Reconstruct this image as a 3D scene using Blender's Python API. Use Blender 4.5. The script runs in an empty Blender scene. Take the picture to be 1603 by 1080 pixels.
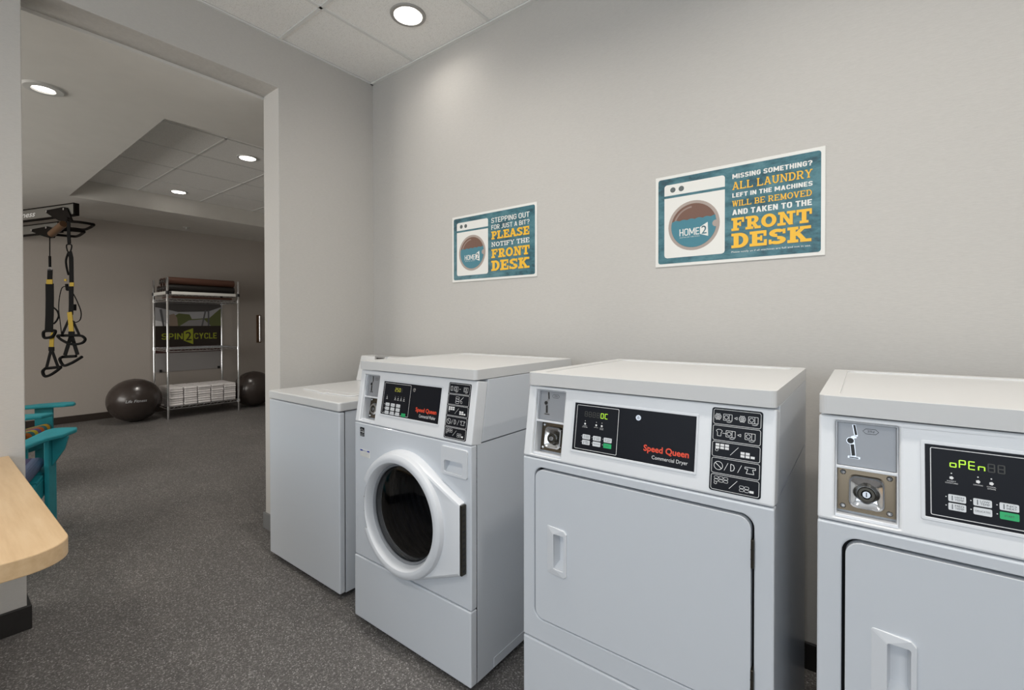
import bpy, bmesh, math, random
from mathutils import Vector, Matrix
R = math.radians
random.seed(7)
scene = bpy.context.scene
COL = scene.collection

# ------------------------------------------------------------------ camera
CAM_H = 1.29
FPX, PPX, PPY = 720.07, 801.5, 512.33          # focal length and principal point in photo pixels (1603 x 1080)
YAW, PITCH, ROLL = R(127.377), R(-0.499), R(-0.0586)
fwd = Vector((math.cos(YAW)*math.cos(PITCH), math.sin(YAW)*math.cos(PITCH), math.sin(PITCH)))
r0 = fwd.cross(Vector((0, 0, 1))).normalized()
u0 = r0.cross(fwd)
rgt = r0*math.cos(ROLL) + u0*math.sin(ROLL)
upv = rgt.cross(fwd)
CAMLOC = Vector((0, 0, CAM_H))
cam_d = bpy.data.cameras.new('camera')
cam = bpy.data.objects.new('camera', cam_d)
COL.objects.link(cam)
cam_d.sensor_width = 36.0
cam_d.sensor_fit = 'HORIZONTAL'
cam_d.lens = FPX/1603*36
cam_d.shift_x = 0.0
cam_d.shift_y = -(540-PPY)/1603
cam_d.clip_start = 0.02
cam.matrix_world = Matrix(((rgt.x, upv.x, -fwd.x, CAMLOC.x), (rgt.y, upv.y, -fwd.y, CAMLOC.y),
                           (rgt.z, upv.z, -fwd.z, CAMLOC.z), (0, 0, 0, 1)))
scene.camera = cam

# ------------------------------------------------------------------ world, large lights, exposure
w = bpy.data.worlds.new('world'); scene.world = w
w.use_nodes = True
w.node_tree.nodes['Background'].inputs[0].default_value = (0.62, 0.72, 0.85, 1)
w.node_tree.nodes['Background'].inputs[1].default_value = 0.6
vs = scene.view_settings
vs.view_transform = 'Standard'; vs.look = 'None'; vs.gamma = 1.0; vs.use_curve_mapping = False
vs.exposure = 0.13

def area(name, loc, rot, sx, sy, power, col, shape='RECTANGLE', spread=180):
    d = bpy.data.lights.new(name, 'AREA'); d.shape = shape; d.size = sx; d.size_y = sy
    d.energy = power; d.color = col; d.spread = R(spread)
    o = bpy.data.objects.new(name, d); COL.objects.link(o); o.location = loc; o.rotation_euler = rot
    return o
FILL_POWER, GYM_FILL_POWER = 50, 80
LAUNDRY_LAMP, GYM_LAMP = 12.5, 6
WARM = (1.0, 0.95, 0.88); COOL = (0.84, 0.92, 1.0)
# fill light set in two added, unseen windows behind the camera
area('window_daylight', (-0.1, -2.57, 1.8), (R(90), 0, 0), 4.2, 1.6, FILL_POWER, COOL)
area('gym_window_daylight', (-5.4, -2.57, 1.5), (R(90), 0, 0), 3.0, 1.6, GYM_FILL_POWER, (1.0, .95, .88))

# ------------------------------------------------------------------ materials
def mat(name, col, rough=.5, metal=0, spec=.5, emit=None, estr=0, coat=0):
    m = bpy.data.materials.new(name); m.use_nodes = True
    b = m.node_tree.nodes['Principled BSDF']
    b.inputs['Base Color'].default_value = (*col, 1); b.inputs['Roughness'].default_value = rough
    b.inputs['Metallic'].default_value = metal; b.inputs['Specular IOR Level'].default_value = spec
    b.inputs['Coat Weight'].default_value = coat
    if emit: b.inputs['Emission Color'].default_value = (*emit, 1); b.inputs['Emission Strength'].default_value = estr
    return m
def nodes(m): return m.node_tree.nodes, m.node_tree.links, m.node_tree.nodes['Principled BSDF']
def texco(m, scale=(1, 1, 1)):
    n, l, b = nodes(m)
    t = n.new('ShaderNodeTexCoord'); mp = n.new('ShaderNodeMapping'); mp.inputs['Scale'].default_value = scale
    l.new(t.outputs['Object'], mp.inputs['Vector']); return mp.outputs['Vector']
def noise(m, vec, scale, detail=3, rough=.5):
    n, l, b = nodes(m); x = n.new('ShaderNodeTexNoise'); x.inputs['Scale'].default_value = scale
    x.inputs['Detail'].default_value = detail; x.inputs['Roughness'].default_value = rough
    l.new(vec, x.inputs['Vector']); return x
def ramp(m, fac, stops):
    n, l, b = nodes(m); r = n.new('ShaderNodeValToRGB'); cr = r.color_ramp
    while len(cr.elements) < len(stops): cr.elements.new(.5)
    for e, (p, c) in zip(cr.elements, stops): e.position = p; e.color = (*c, 1)
    l.new(fac, r.inputs['Fac']); return r.outputs['Color']
def bump(m, h, strength=.2, dist=.002):
    n, l, b = nodes(m); x = n.new('ShaderNodeBump'); x.inputs['Strength'].default_value = strength
    x.inputs['Distance'].default_value = dist; l.new(h, x.inputs['Height']); l.new(x.outputs['Normal'], b.inputs['Normal'])
def setcol(m, c): nodes(m)[1].new(c, nodes(m)[2].inputs['Base Color'])
def vary(m, c, amt=.06, scale=8, sc=(1, 1, 1)):
    a = tuple(max(0, x*(1-amt)) for x in c); b = tuple(min(1, x*(1+amt)) for x in c)
    setcol(m, ramp(m, noise(m, texco(m, sc), scale).outputs['Fac'], [(.3, a), (.7, b)]))
    return m

def wallcover(name, c):
    m = mat(name, c, .75, spec=.25)
    v = texco(m, (14, 14, 160)); n1 = noise(m, v, 4, 4, .6)
    setcol(m, ramp(m, n1.outputs['Fac'], [(.25, tuple(x*.93 for x in c)), (.75, tuple(min(1, x*1.05) for x in c))]))
    bump(m, n1.outputs['Fac'], .25, .0015); return m
M_WALL = wallcover('beige_wallcovering', (.56, .54, .51))
M_BOUNCEWALL = wallcover('white_painted_wall', (.82, .81, .79))  # unseen walls made white to bounce light back into the room
M_GWALL = wallcover('gym_wall_paint', (.46, .42, .385))
M_DRY = vary(mat('drywall_ceiling_paint', (.72, .70, .66), .8), (.72, .70, .66), .02)
def tilemat():
    m = mat('mineral_fibre_tile', (.74, .73, .70), .9, spec=.1); v = texco(m)
    n1 = noise(m, v, 260, 2); n2 = noise(m, v, 60, 3)
    setcol(m, ramp(m, n1.outputs['Fac'], [(.34, (.76, .75, .725)), (.46, (.93, .92, .895)), (.9, (.95, .94, .92))]))
    bump(m, n1.outputs['Fac'], .35, .002); return m
M_TILE = tilemat()
M_GRID = mat('ceiling_grid_white', (.78, .78, .76), .45)
def floormat():
    m = mat('speckled_rubber_floor', (.05, .05, .05), .62, spec=.35); n, l, b = nodes(m); v = texco(m)
    vo = n.new('ShaderNodeTexVoronoi'); vo.inputs['Scale'].default_value = 230; l.new(v, vo.inputs['Vector'])
    sp = n.new('ShaderNodeSeparateColor'); l.new(vo.outputs['Color'], sp.inputs[0])
    c1 = ramp(m, sp.outputs[0], [(0, (.092, .086, .082)), (.55, (.135, .127, .122)), (.80, (.175, .166, .160)), (.93, (.27, .26, .25)), (1, (.40, .385, .375))])
    n1 = noise(m, v, 3, 4); c2 = ramp(m, n1.outputs['Fac'], [(.3, (.88, .88, .88)), (.7, (1.06, 1.05, 1.04))])
    mx = n.new('ShaderNodeMix'); mx.data_type = 'RGBA'; mx.blend_type = 'MULTIPLY'; mx.inputs[0].default_value = 1
    l.new(c1, mx.inputs[6]); l.new(c2, mx.inputs[7]); setcol(m, mx.outputs[2])
    n3 = noise(m, v, 180, 3); bump(m, n3.outputs['Fac'], .5, .003); return m
M_FLOOR = floormat()
M_BASE = vary(mat('black_rubber_base', (.018, .016, .015), .45), (.018, .016, .015), .2)
M_GBASE = mat('dark_brown_base', (.035, .025, .02), .5)
M_JAMBBASE = mat('grey_base', (.20, .20, .20), .6)
M_WHITE = mat('white_enamel', (.655, .685, .725), .28, spec=.5, coat=.15)
M_WHITE2 = mat('white_plastic', (.70, .72, .75), .35)
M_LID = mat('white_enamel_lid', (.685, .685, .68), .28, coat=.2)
M_FASCIA_LIT = mat('bright_white_fascia', (.77, .785, .805), .3)  # plastic made whiter than the enamel to carry the stronger light from above
M_GAP = mat('dark_gap', (.012, .013, .016), .7)
M_BLACK = mat('black_plastic', (.012, .012, .014), .4)
M_PANEL = mat('black_control_panel', (.009, .010, .014), .35, spec=.12)
M_INK = mat('white_ink', (.80, .80, .80), .5)
M_GREYINK = mat('grey_ink', (.45, .46, .48), .5)
M_RED = mat('red_orange_ink', (.80, .07, .025), .5)
M_BTN = mat('white_button', (.70, .72, .74), .4)
M_GREEN = mat('green_button', (.01, .40, .13), .4)
M_BTNINK = mat('dark_button_ink', (.06, .07, .08), .5)
M_BLUE = mat('blue_ink', (.03, .05, .35), .5)
M_CHROME = mat('chrome', (.75, .76, .78), .12, 1)
M_STEEL = mat('brushed_steel_plate', (.46, .47, .49), .42, 1)
M_BRONZE = mat('stainless_lock_plate', (.14, .112, .08), .25, 1)
M_DKCHROME = mat('dark_chrome', (.42, .43, .45), .25, 1)
M_COINGREY = mat('grey_coin_plate', (.33, .34, .36), .45, .3)
M_SLOT = mat('slot_dark', (.008, .008, .008), .5)
M_HINGE = mat('dark_hinge_metal', (.06, .055, .045), .35, .8)
M_LED = mat('lime_led', (.1, .1, .02), .5, emit=(.42, .80, .03), estr=1.1)
M_LEDAMB = mat('yellow_green_led', (.1, .1, .02), .5, emit=(.55, .55, .05), estr=.7)
M_LEDOFF = mat('unlit_led', (.045, .045, .04), .5)
M_DRUM = mat('dark_drum_steel', (.32, .33, .35), .25, 1)
M_GASKET = mat('grey_gasket', (.22, .23, .25), .35)
def glassmat(name, tint, ior=1.5):
    m = bpy.data.materials.new(name); m.use_nodes = True; n = m.node_tree.nodes; l = m.node_tree.links; n.clear()
    o = n.new('ShaderNodeOutputMaterial'); mx = n.new('ShaderNodeMixShader'); t = n.new('ShaderNodeBsdfTransparent')
    g = n.new('ShaderNodeBsdfGlossy'); f = n.new('ShaderNodeFresnel')
    t.inputs[0].default_value = (*tint, 1); g.inputs['Roughness'].default_value = .03; f.inputs['IOR'].default_value = ior
    l.new(f.outputs[0], mx.inputs[0]); l.new(t.outputs[0], mx.inputs[1]); l.new(g.outputs[0], mx.inputs[2]); l.new(mx.outputs[0], o.inputs[0])
    return m
M_GLASS = glassmat('dark_door_glass', (.46, .47, .50))
M_WINGLASS = glassmat('window_glass', (.95, .97, .97))
M_WINFR = mat('white_window_frame', (.7, .7, .7), .4)
M_SIGNW = mat('white_sign_card', (.80, .79, .75), .45)
def tealmat():
    c = (.045, .150, .185); m = mat('teal_sign_ink', c, .4); v = texco(m, (1, 1, 2.2))
    setcol(m, ramp(m, noise(m, v, 9, 6, .7).outputs['Fac'], [(.36, (.020, .068, .090)), (.48, c), (.62, (.085, .215, .25))])); return m
M_TEAL = tealmat()
M_YELLOW = mat('yellow_ink', (.88, .50, .035), .45)
M_BROWN = mat('brown_ink', (.17, .085, .058), .45)
M_RING = mat('taupe_ink', (.40, .33, .29), .45)
M_RING2 = mat('dark_taupe_ink', (.30, .22, .19), .45)
M_WATER = mat('teal_water_ink', (.055, .21, .27), .45)
M_SLATE = mat('slate_ink', (.10, .12, .12), .45)
def woodmat():
    m = mat('maple_laminate', (.62, .45, .27), .42); v = texco(m, (3.0, 34, 34)); n1 = noise(m, v, 1.3, 5, .6)
    setcol(m, ramp(m, n1.outputs['Fac'], [(.25, (.60, .40, .215)), (.5, (.68, .475, .27)), (.75, (.74, .54, .33))])); return m
M_WOOD = woodmat()
M_TURQ = vary(mat('turquoise_poly_lumber', (.020, .31, .37), .5), (.020, .31, .37), .1, 12)
def stripes(name, cols):
    m = mat(name, cols[0], .9, spec=.1); n, l, b = nodes(m); t = n.new('ShaderNodeTexCoord'); s = n.new('ShaderNodeSeparateXYZ')
    l.new(t.outputs['Generated'], s.inputs[0])
    c = ramp(m, s.outputs[0], [(i/len(cols), k) for i, k in enumerate(cols)])
    n['Color Ramp'].color_ramp.interpolation = 'CONSTANT'; setcol(m, c); return m
M_STRIPE = stripes('striped_cushion_fabric', [(.05, .16, .17), (.50, .30, .03), (.05, .16, .17), (.42, .11, .03), (.12, .10, .22), (.45, .38, .04), (.05, .16, .17), (.40, .12, .03)])
M_STRIPE2 = stripes('striped_cushion_fabric_orange', [(.45, .13, .03), (.12, .10, .18), (.16, .19, .30), (.45, .30, .04), (.05, .16, .17), (.45, .13, .03), (.40, .11, .03), (.10, .09, .17), (.15, .18, .28)])
M_BALL = mat('dark_bronze_vinyl', (.045, .034, .030), .26, spec=.6)
M_BLK = mat('black_webbing', (.010, .010, .010), .8, spec=.1)
M_YEL = mat('yellow_webbing', (.40, .27, .02), .7)
M_RAIL = mat('grey_rail_steel', (.20, .195, .18), .4, .3)
M_RIGBLK = mat('dark_rig_steel', (.008, .006, .005), .65, spec=.12)
M_TUBE = mat('brown_bar_grip', (.13, .07, .035), .4, .2)
M_MAT = mat('bronze_mat_vinyl', (.10, .045, .030), .32)
M_MATBLK = mat('black_mat_vinyl', (.015, .013, .012), .35)
M_TOWEL = vary(mat('white_towel', (.86, .83, .83), .95, spec=.1), (.86, .83, .83), .06, 60)
M_BANNER = mat('dark_poster_ink', (.028, .020, .016), .4)
M_LIME = mat('lime_ink', (.36, .40, .03), .5)
M_MAROON = mat('maroon_strip', (.060, .018, .016), .4)
M_LENS = mat('lamp_lens', (.9, .9, .9), .4, emit=(1, .95, .88), estr=6)
M_REFL = mat('lamp_reflector', (.88, .88, .87), .25)
M_TRIM = mat('grey_lamp_trim', (.36, .35, .33), .4)
M_TRIMW = mat('white_lamp_trim', (.6, .6, .58), .4)

# ------------------------------------------------------------------ mesh helpers
def finish(name, bm, m, parent=None, bevel=0, seg=3, smooth=None, label=None):
    me = bpy.data.meshes.new(name); bmesh.ops.recalc_face_normals(bm, faces=bm.faces); bm.to_mesh(me); bm.free()
    return link(name, me, m, parent, bevel, seg, smooth, label)
def link(name, me, m, parent=None, bevel=0, seg=3, smooth=None, label=None):
    if m and not me.materials: me.materials.append(m)
    o = bpy.data.objects.new(name, me); COL.objects.link(o)
    if parent: o.parent = parent
    if bevel:
        b = o.modifiers.new('bevel', 'BEVEL'); b.width = bevel; b.segments = seg; b.limit_method = 'ANGLE'; b.angle_limit = R(40)
    if smooth:
        for p in me.polygons: p.use_smooth = True
        me.set_sharp_from_angle(angle=R(smooth))
    if label: o['label'] = label
    if name in ('print', 'pictogram_print', 'button_print', 'small_print', 'truss_wire', 'wire_grid', 'coin_slot', 'slot_surround', 'price_mark'): o['kind'] = 'stuff'
    return o
def thing(name, label, cat, loc=(0, 0, 0), rz=0, group=None):
    o = bpy.data.objects.new(name, None); COL.objects.link(o); o.location = loc; o.rotation_euler = (0, 0, rz)
    o.empty_display_size = .1
    return tag(o, label, cat, group)
def tag(o, label, cat, group=None):
    o['label'] = label; o['category'] = cat
    if group: o['group'] = group
    return o
def struct(o): o['kind'] = 'structure'; return o
def box(bm, x0, x1, y0, y1, z0, z1, mtx=None):
    vs_ = [bm.verts.new((x, y, z)) for x in (x0, x1) for y in (y0, y1) for z in (z0, z1)]
    for f in ((0, 1, 3, 2), (4, 6, 7, 5), (0, 4, 5, 1), (2, 3, 7, 6), (0, 2, 6, 4), (1, 5, 7, 3)): bm.faces.new([vs_[i] for i in f])
    if mtx: bmesh.ops.transform(bm, matrix=mtx, verts=vs_)
    return vs_
def BX(*a): bm = bmesh.new(); box(bm, *a); return bm
def rrect(x0, x1, z0, z1, r, n=6):
    out = []
    for cx, cz, a0 in ((x1-r, z1-r, 0), (x0+r, z1-r, 90), (x0+r, z0+r, 180), (x1-r, z0+r, 270)):
        for i in range(n+1):
            a = R(a0+90*i/n); out.append((cx+r*math.cos(a), cz+r*math.sin(a)))
    return out
def circ(cx, cz, r, n=40, rz=None, a0=0, a1=360):
    full = a1-a0 == 360
    return [(cx+r*math.cos(R(a0+(a1-a0)*i/(n if full else n-1))), cz+(rz or r)*math.sin(R(a0+(a1-a0)*i/(n if full else n-1)))) for i in range(n)]
def plate(outline, holes=(), y0=0, y1=.01, bm=None):
    """outline and holes in x,z; front at y0, back at y1"""
    own = bm is None
    bm2 = bmesh.new(); es = []
    for lp in [outline]+list(holes):
        v = [bm2.verts.new((x, y0, z)) for x, z in lp]
        es += [bm2.edges.new((v[i], v[(i+1) % len(v)])) for i in range(len(v))]
    if holes: bmesh.ops.triangle_fill(bm2, edges=es, use_beauty=True, normal=(0, -1, 0))
    else: bm2.faces.new(bm2.verts[:])
    if y1 != y0:
        g = bmesh.ops.extrude_face_region(bm2, geom=bm2.faces[:])
        bmesh.ops.translate(bm2, vec=(0, y1-y0, 0), verts=[e for e in g['geom'] if isinstance(e, bmesh.types.BMVert)])
    if own: return bm2
    merge(bm, bm2); return bm
def merge(bm, other, mtx=None):
    me = bpy.data.meshes.new('tmp'); other.to_mesh(me); other.free()
    if mtx: me.transform(mtx)
    bm.from_mesh(me); bpy.data.meshes.remove(me)
def lathe(bm, prof, c=(0, 0, 0), axis='Z', n=40, closed=False):
    """prof = [(radius, height)] about axis"""
    rings = []
    for r_, h in prof:
        ring = []
        for i in range(n):
            a = 2*math.pi*i/n; x, y = r_*math.cos(a), r_*math.sin(a)
            p = (x, y, h) if axis == 'Z' else ((x, h, y) if axis == 'Y' else (h, x, y))
            ring.append(bm.verts.new((c[0]+p[0], c[1]+p[1], c[2]+p[2])))
        rings.append(ring)
    for a, b in zip(rings, rings[1:]):
        for i in range(n): bm.faces.new((a[i], a[(i+1) % n], b[(i+1) % n], b[i]))
    if closed: bm.faces.new(rings[0]); bm.faces.new(rings[-1])
    return bm
def sweep(bm, pts, prof, normal=None, closed=False):
    """prof = [(a,b)] section offsets along side/normal axes"""
    pts = [Vector(p) for p in pts]; rings = []; nrm = Vector(normal) if normal else None
    k = len(pts)
    for i, p in enumerate(pts):
        if closed: t = (pts[(i+1) % k]-pts[i-1]).normalized()
        else: t = (pts[min(i+1, k-1)]-pts[max(i-1, 0)]).normalized()
        if normal: nn = Vector(normal); nn = (nn-t*nn.dot(t)).normalized()
        else:
            if nrm is None: nrm = t.orthogonal()
            nn = (nrm-t*nrm.dot(t)).normalized(); nrm = nn
        s = t.cross(nn)
        rings.append([bm.verts.new(p+s*a+nn*b) for a, b in prof])
    n = len(prof); rr = rings+[rings[0]] if closed else rings
    for a, b in zip(rr, rr[1:]):
        for i in range(n): bm.faces.new((a[i], a[(i+1) % n], b[(i+1) % n], b[i]))
    if not closed: bm.faces.new(rings[0]); bm.faces.new(rings[-1])
    return bm
def tube(bm, pts, r, n=8, closed=False): return sweep(bm, pts, [(r*math.cos(2*math.pi*i/n), r*math.sin(2*math.pi*i/n)) for i in range(n)], None, closed)
def ribbon(bm, pts, w_, t, normal, closed=False): return sweep(bm, pts, [(-w_/2, -t/2), (w_/2, -t/2), (w_/2, t/2), (-w_/2, t/2)], normal, closed)
def smoothpts(p, n=6, closed=False):
    p = [Vector(q) for q in p]; k = len(p); out = []
    for i in range(k if closed else k-1):
        a, b, c, d_ = (p[(i-1) % k], p[i], p[(i+1) % k], p[(i+2) % k]) if closed else (p[max(i-1, 0)], p[i], p[i+1], p[min(i+2, k-1)])
        for j in range(n):
            t = j/n; out.append(.5*((2*b)+(c-a)*t+(2*a-5*b+4*c-d_)*t*t+(3*b-a-3*c+d_)*t**3))
    if not closed: out.append(p[-1])
    return out
# flat print helpers: polygons in x,z at depth y
def poly(bm, pts, y): bm.faces.new([bm.verts.new((x, y, z)) for x, z in pts])
def line(bm, x0, z0, x1, z1, w_, y):
    dx, dz = x1-x0, z1-z0; l = math.hypot(dx, dz) or 1; nx, nz = -dz/l*w_/2, dx/l*w_/2
    poly(bm, [(x0+nx, z0+nz), (x1+nx, z1+nz), (x1-nx, z1-nz), (x0-nx, z0-nz)], y)
def pline(bm, pts, w_, y, closed=False):
    k = len(pts)
    for i in range(k if closed else k-1):
        a, b = pts[i], pts[(i+1) % k]; line(bm, a[0], a[1], b[0], b[1], w_, y)
def loopstroke(bm, pts, w_, y):
    """closed outline of even width, mitred"""
    k = len(pts); inn = []; out = []
    for i in range(k):
        a, b, c = Vector(pts[i-1]), Vector(pts[i]), Vector(pts[(i+1) % k]); t = (c-a).normalized(); n_ = Vector((-t.y, t.x))
        inn.append(b+n_*w_/2); out.append(b-n_*w_/2)
    for i in range(k):
        j = (i+1) % k
        bm.faces.new([bm.verts.new((q.x, y, q.y)) for q in (inn[i], inn[j], out[j], out[i])])
def txt(bm, s, x0, x1, z0, z1, y, bold=0.0, shear=0, fit=True):
    c = bpy.data.curves.new('t', 'FONT'); c.body = s; c.offset = bold; c.shear = shear; c.resolution_u = 3
    o = bpy.data.objects.new('t', c); COL.objects.link(o)
    dg = bpy.context.evaluated_depsgraph_get(); me = bpy.data.meshes.new_from_object(o.evaluated_get(dg))
    xs = [v.co.x for v in me.vertices]; ys = [v.co.y for v in me.vertices]
    ax, bx_, ay, by = min(xs), max(xs), min(ys), max(ys)
    sx = (x1-x0)/(bx_-ax); sz = (z1-z0)/(by-ay)
    for v in me.vertices:
        v.co = Vector((x0+(v.co.x-ax)*sx, y, z0+(v.co.y-ay)*sz))
    bm.from_mesh(me); bpy.data.meshes.remove(me); bpy.data.objects.remove(o); bpy.data.curves.remove(c)
# slab-serif lettering drawn from strokes (unit height)
def slab_glyph(ch, w_, t):
    q = []
    def rc(a, b, c, d_): q.append([(a, c), (b, c), (b, d_), (a, d_)])
    def ln(x0, y0, x1, y1, k=1.0): q.append([(x0-w_*k/2, y0), (x0+w_*k/2, y0), (x1+w_*k/2, y1), (x1-w_*k/2, y1)])
    def arc(cx, cy, rx, ry, a0, a1, n=16, k=1.0):
        for i in range(n):
            a, b = R(a0+(a1-a0)*i/n), R(a0+(a1-a0)*(i+1)/n); ix, iy = rx-w_*k, ry-t*1.1*k
            q.append([(cx+rx*math.cos(a), cy+ry*math.sin(a)), (cx+rx*math.cos(b), cy+ry*math.sin(b)), (cx+ix*math.cos(b), cy+iy*math.sin(b)), (cx+ix*math.cos(a), cy+iy*math.sin(a))])
    s = w_*.45
    def foot(xc, y, l=None): h = (l or (w_/2+s)); rc(xc-h, xc+h, y, y+t)
    W = .86; x = s+w_/2
    if ch in 'FEPRBDLI':
        foot(x, 0); foot(x, 1-t); rc(x-w_/2, x+w_/2, 0, 1)
    if ch == 'I': W = w_+2*s
    if ch in 'FE':
        rc(x, .82, 1-t, 1); rc(.82-w_*.55, .82, 1-t*2.0, 1); rc(x, .62, .5-t/2, .5+t/2); rc(.62-w_*.4, .62, .5-t*.95, .5+t*.95)
    if ch in 'EL':
        rc(x, .84, 0, t); rc(.84-w_*.55, .84, 0, t*2.1)
    if ch in 'PRB':
        rc(x, .52, 1-t, 1); rc(x, .52, .46-t/2, .46+t/2); arc(.52, .73-t*.1, .30, .27+t*.1, -90, 90, 14)
    if ch == 'R': ln(.50, .46, .74, 0); foot(.76, 0, w_*.75); W = .93
    if ch == 'B': rc(x, .52, 0, t); arc(.52, .25, .34, .25, -90, 90, 14)
    if ch == 'P': W = .82
    if ch == 'D': rc(x, .42, 0, t); rc(x, .42, 1-t, 1); arc(.42, .5, .45, .5, -90, 90, 22); W = .88
    if ch == 'O': arc(.46, .5, .46, .5, 0, 360, 32); W = .92
    if ch == 'N':
        rc(x-w_*.36, x+w_*.36, 0, 1); foot(x, 0); foot(x-.02, 1-t, w_*.7); ln(x, 1, .80, 0, .95); rc(.80-w_*.36, .80+w_*.36, 0, 1); foot(.80, 1-t); W = .80+s+w_/2
    if ch == 'T': rc(0, .86, 1-t, 1); rc(0, w_*.5, 1-t*2.1, 1); rc(.86-w_*.5, .86, 1-t*2.1, 1); rc(.43-w_/2, .43+w_/2, 0, 1); foot(.43, 0)
    if ch == 'S':
        arc(.42, .735, .38, .265, 20, 270, 20); arc(.42, .265, .40, .265, -160, 90, 20)
        rc(.80-w_*.5, .80, .66, .97); rc(.02, .02+w_*.5, .03, .34); W = .84
    if ch == 'K':
        foot(x, 0); foot(x, 1-t); rc(x-w_/2, x+w_/2, 0, 1); ln(x+w_*.2, .42, .80, 1, .9); ln(.46, .58, .82, 0, 1); foot(.80, 1-t); foot(.82, 0); W = .82+s+w_/2
    if ch == 'A': ln(.13, 0, .45, 1, .8); ln(.47, 1, .80, 0); rc(.25, .68, .26, .26+t); foot(.15, 0, w_*.75); foot(.79, 0, w_*.8); rc(.30, .50, 1-t, 1); W = .95
    if ch == 'U':
        rc(x-w_/2, x+w_/2, .38, 1); rc(.76-w_/2, .76+w_/2, .38, 1); foot(x, 1-t); foot(.76, 1-t)
        arc((x+.76)/2, .40, (.76-x)/2+w_/2, .40, 180, 360, 18); W = .76+s+w_/2
    if ch == 'Y': ln(.44, .45, .14, 1); ln(.44, .45, .76, 1, .8); rc(.44-w_/2, .44+w_/2, 0, .48); foot(.44, 0); foot(.15, 1-t, w_*.8); foot(.76, 1-t, w_*.75); W = .90
    if ch == 'W': ln(.30, 0, .12, 1); ln(.30, 0, .52, .9, .75); ln(.74, 0, .52, .9); ln(.74, 0, .94, 1, .75); foot(.13, 1-t, w_*.8); foot(.94, 1-t, w_*.75); foot(.52, 1-t, w_*.6); W = 1.07
    if ch == 'M': rc(x-w_*.36, x+w_*.36, 0, 1); foot(x, 0); ln(x, 1, .53, .12); ln(.53, .12, 1.06-x, 1, .8); rc(1.06-x-w_/2, 1.06-x+w_/2, 0, 1); foot(1.06-x, 0); foot(x-.02, 1-t, w_*.6); foot(1.08-x, 1-t, w_*.6); W = 1.06
    if ch == 'V': ln(.44, 0, .14, 1); ln(.44, 0, .76, 1, .8); foot(.15, 1-t, w_*.8); foot(.76, 1-t, w_*.75); W = .90
    if ch == 'H': rc(x-w_/2, x+w_/2, 0, 1); rc(.74-w_/2, .74+w_/2, 0, 1); rc(x, .74, .5-t/2, .5+t/2); [foot(a, b) for a in (x, .74) for b in (0, 1-t)]; W = .74+s+w_/2
    return q, W
def slab_txt(bm, s, x0, x1, z0, z1, y, w_=.24, t=.15, gap=.09, space=.42):
    polys = []; cx = 0; k = 0
    for ch in s:
        if ch == ' ': cx += space; continue
        q, W = slab_glyph(ch, w_, t); polys += [[(a+cx, b) for a, b in p] for p in q]; cx += W+gap
    cx -= gap
    for i, p in enumerate(polys): poly(bm, [(x0+a/cx*(x1-x0), z0+b*(z1-z0)) for a, b in p], y-(i % 9)*.00001)
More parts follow.
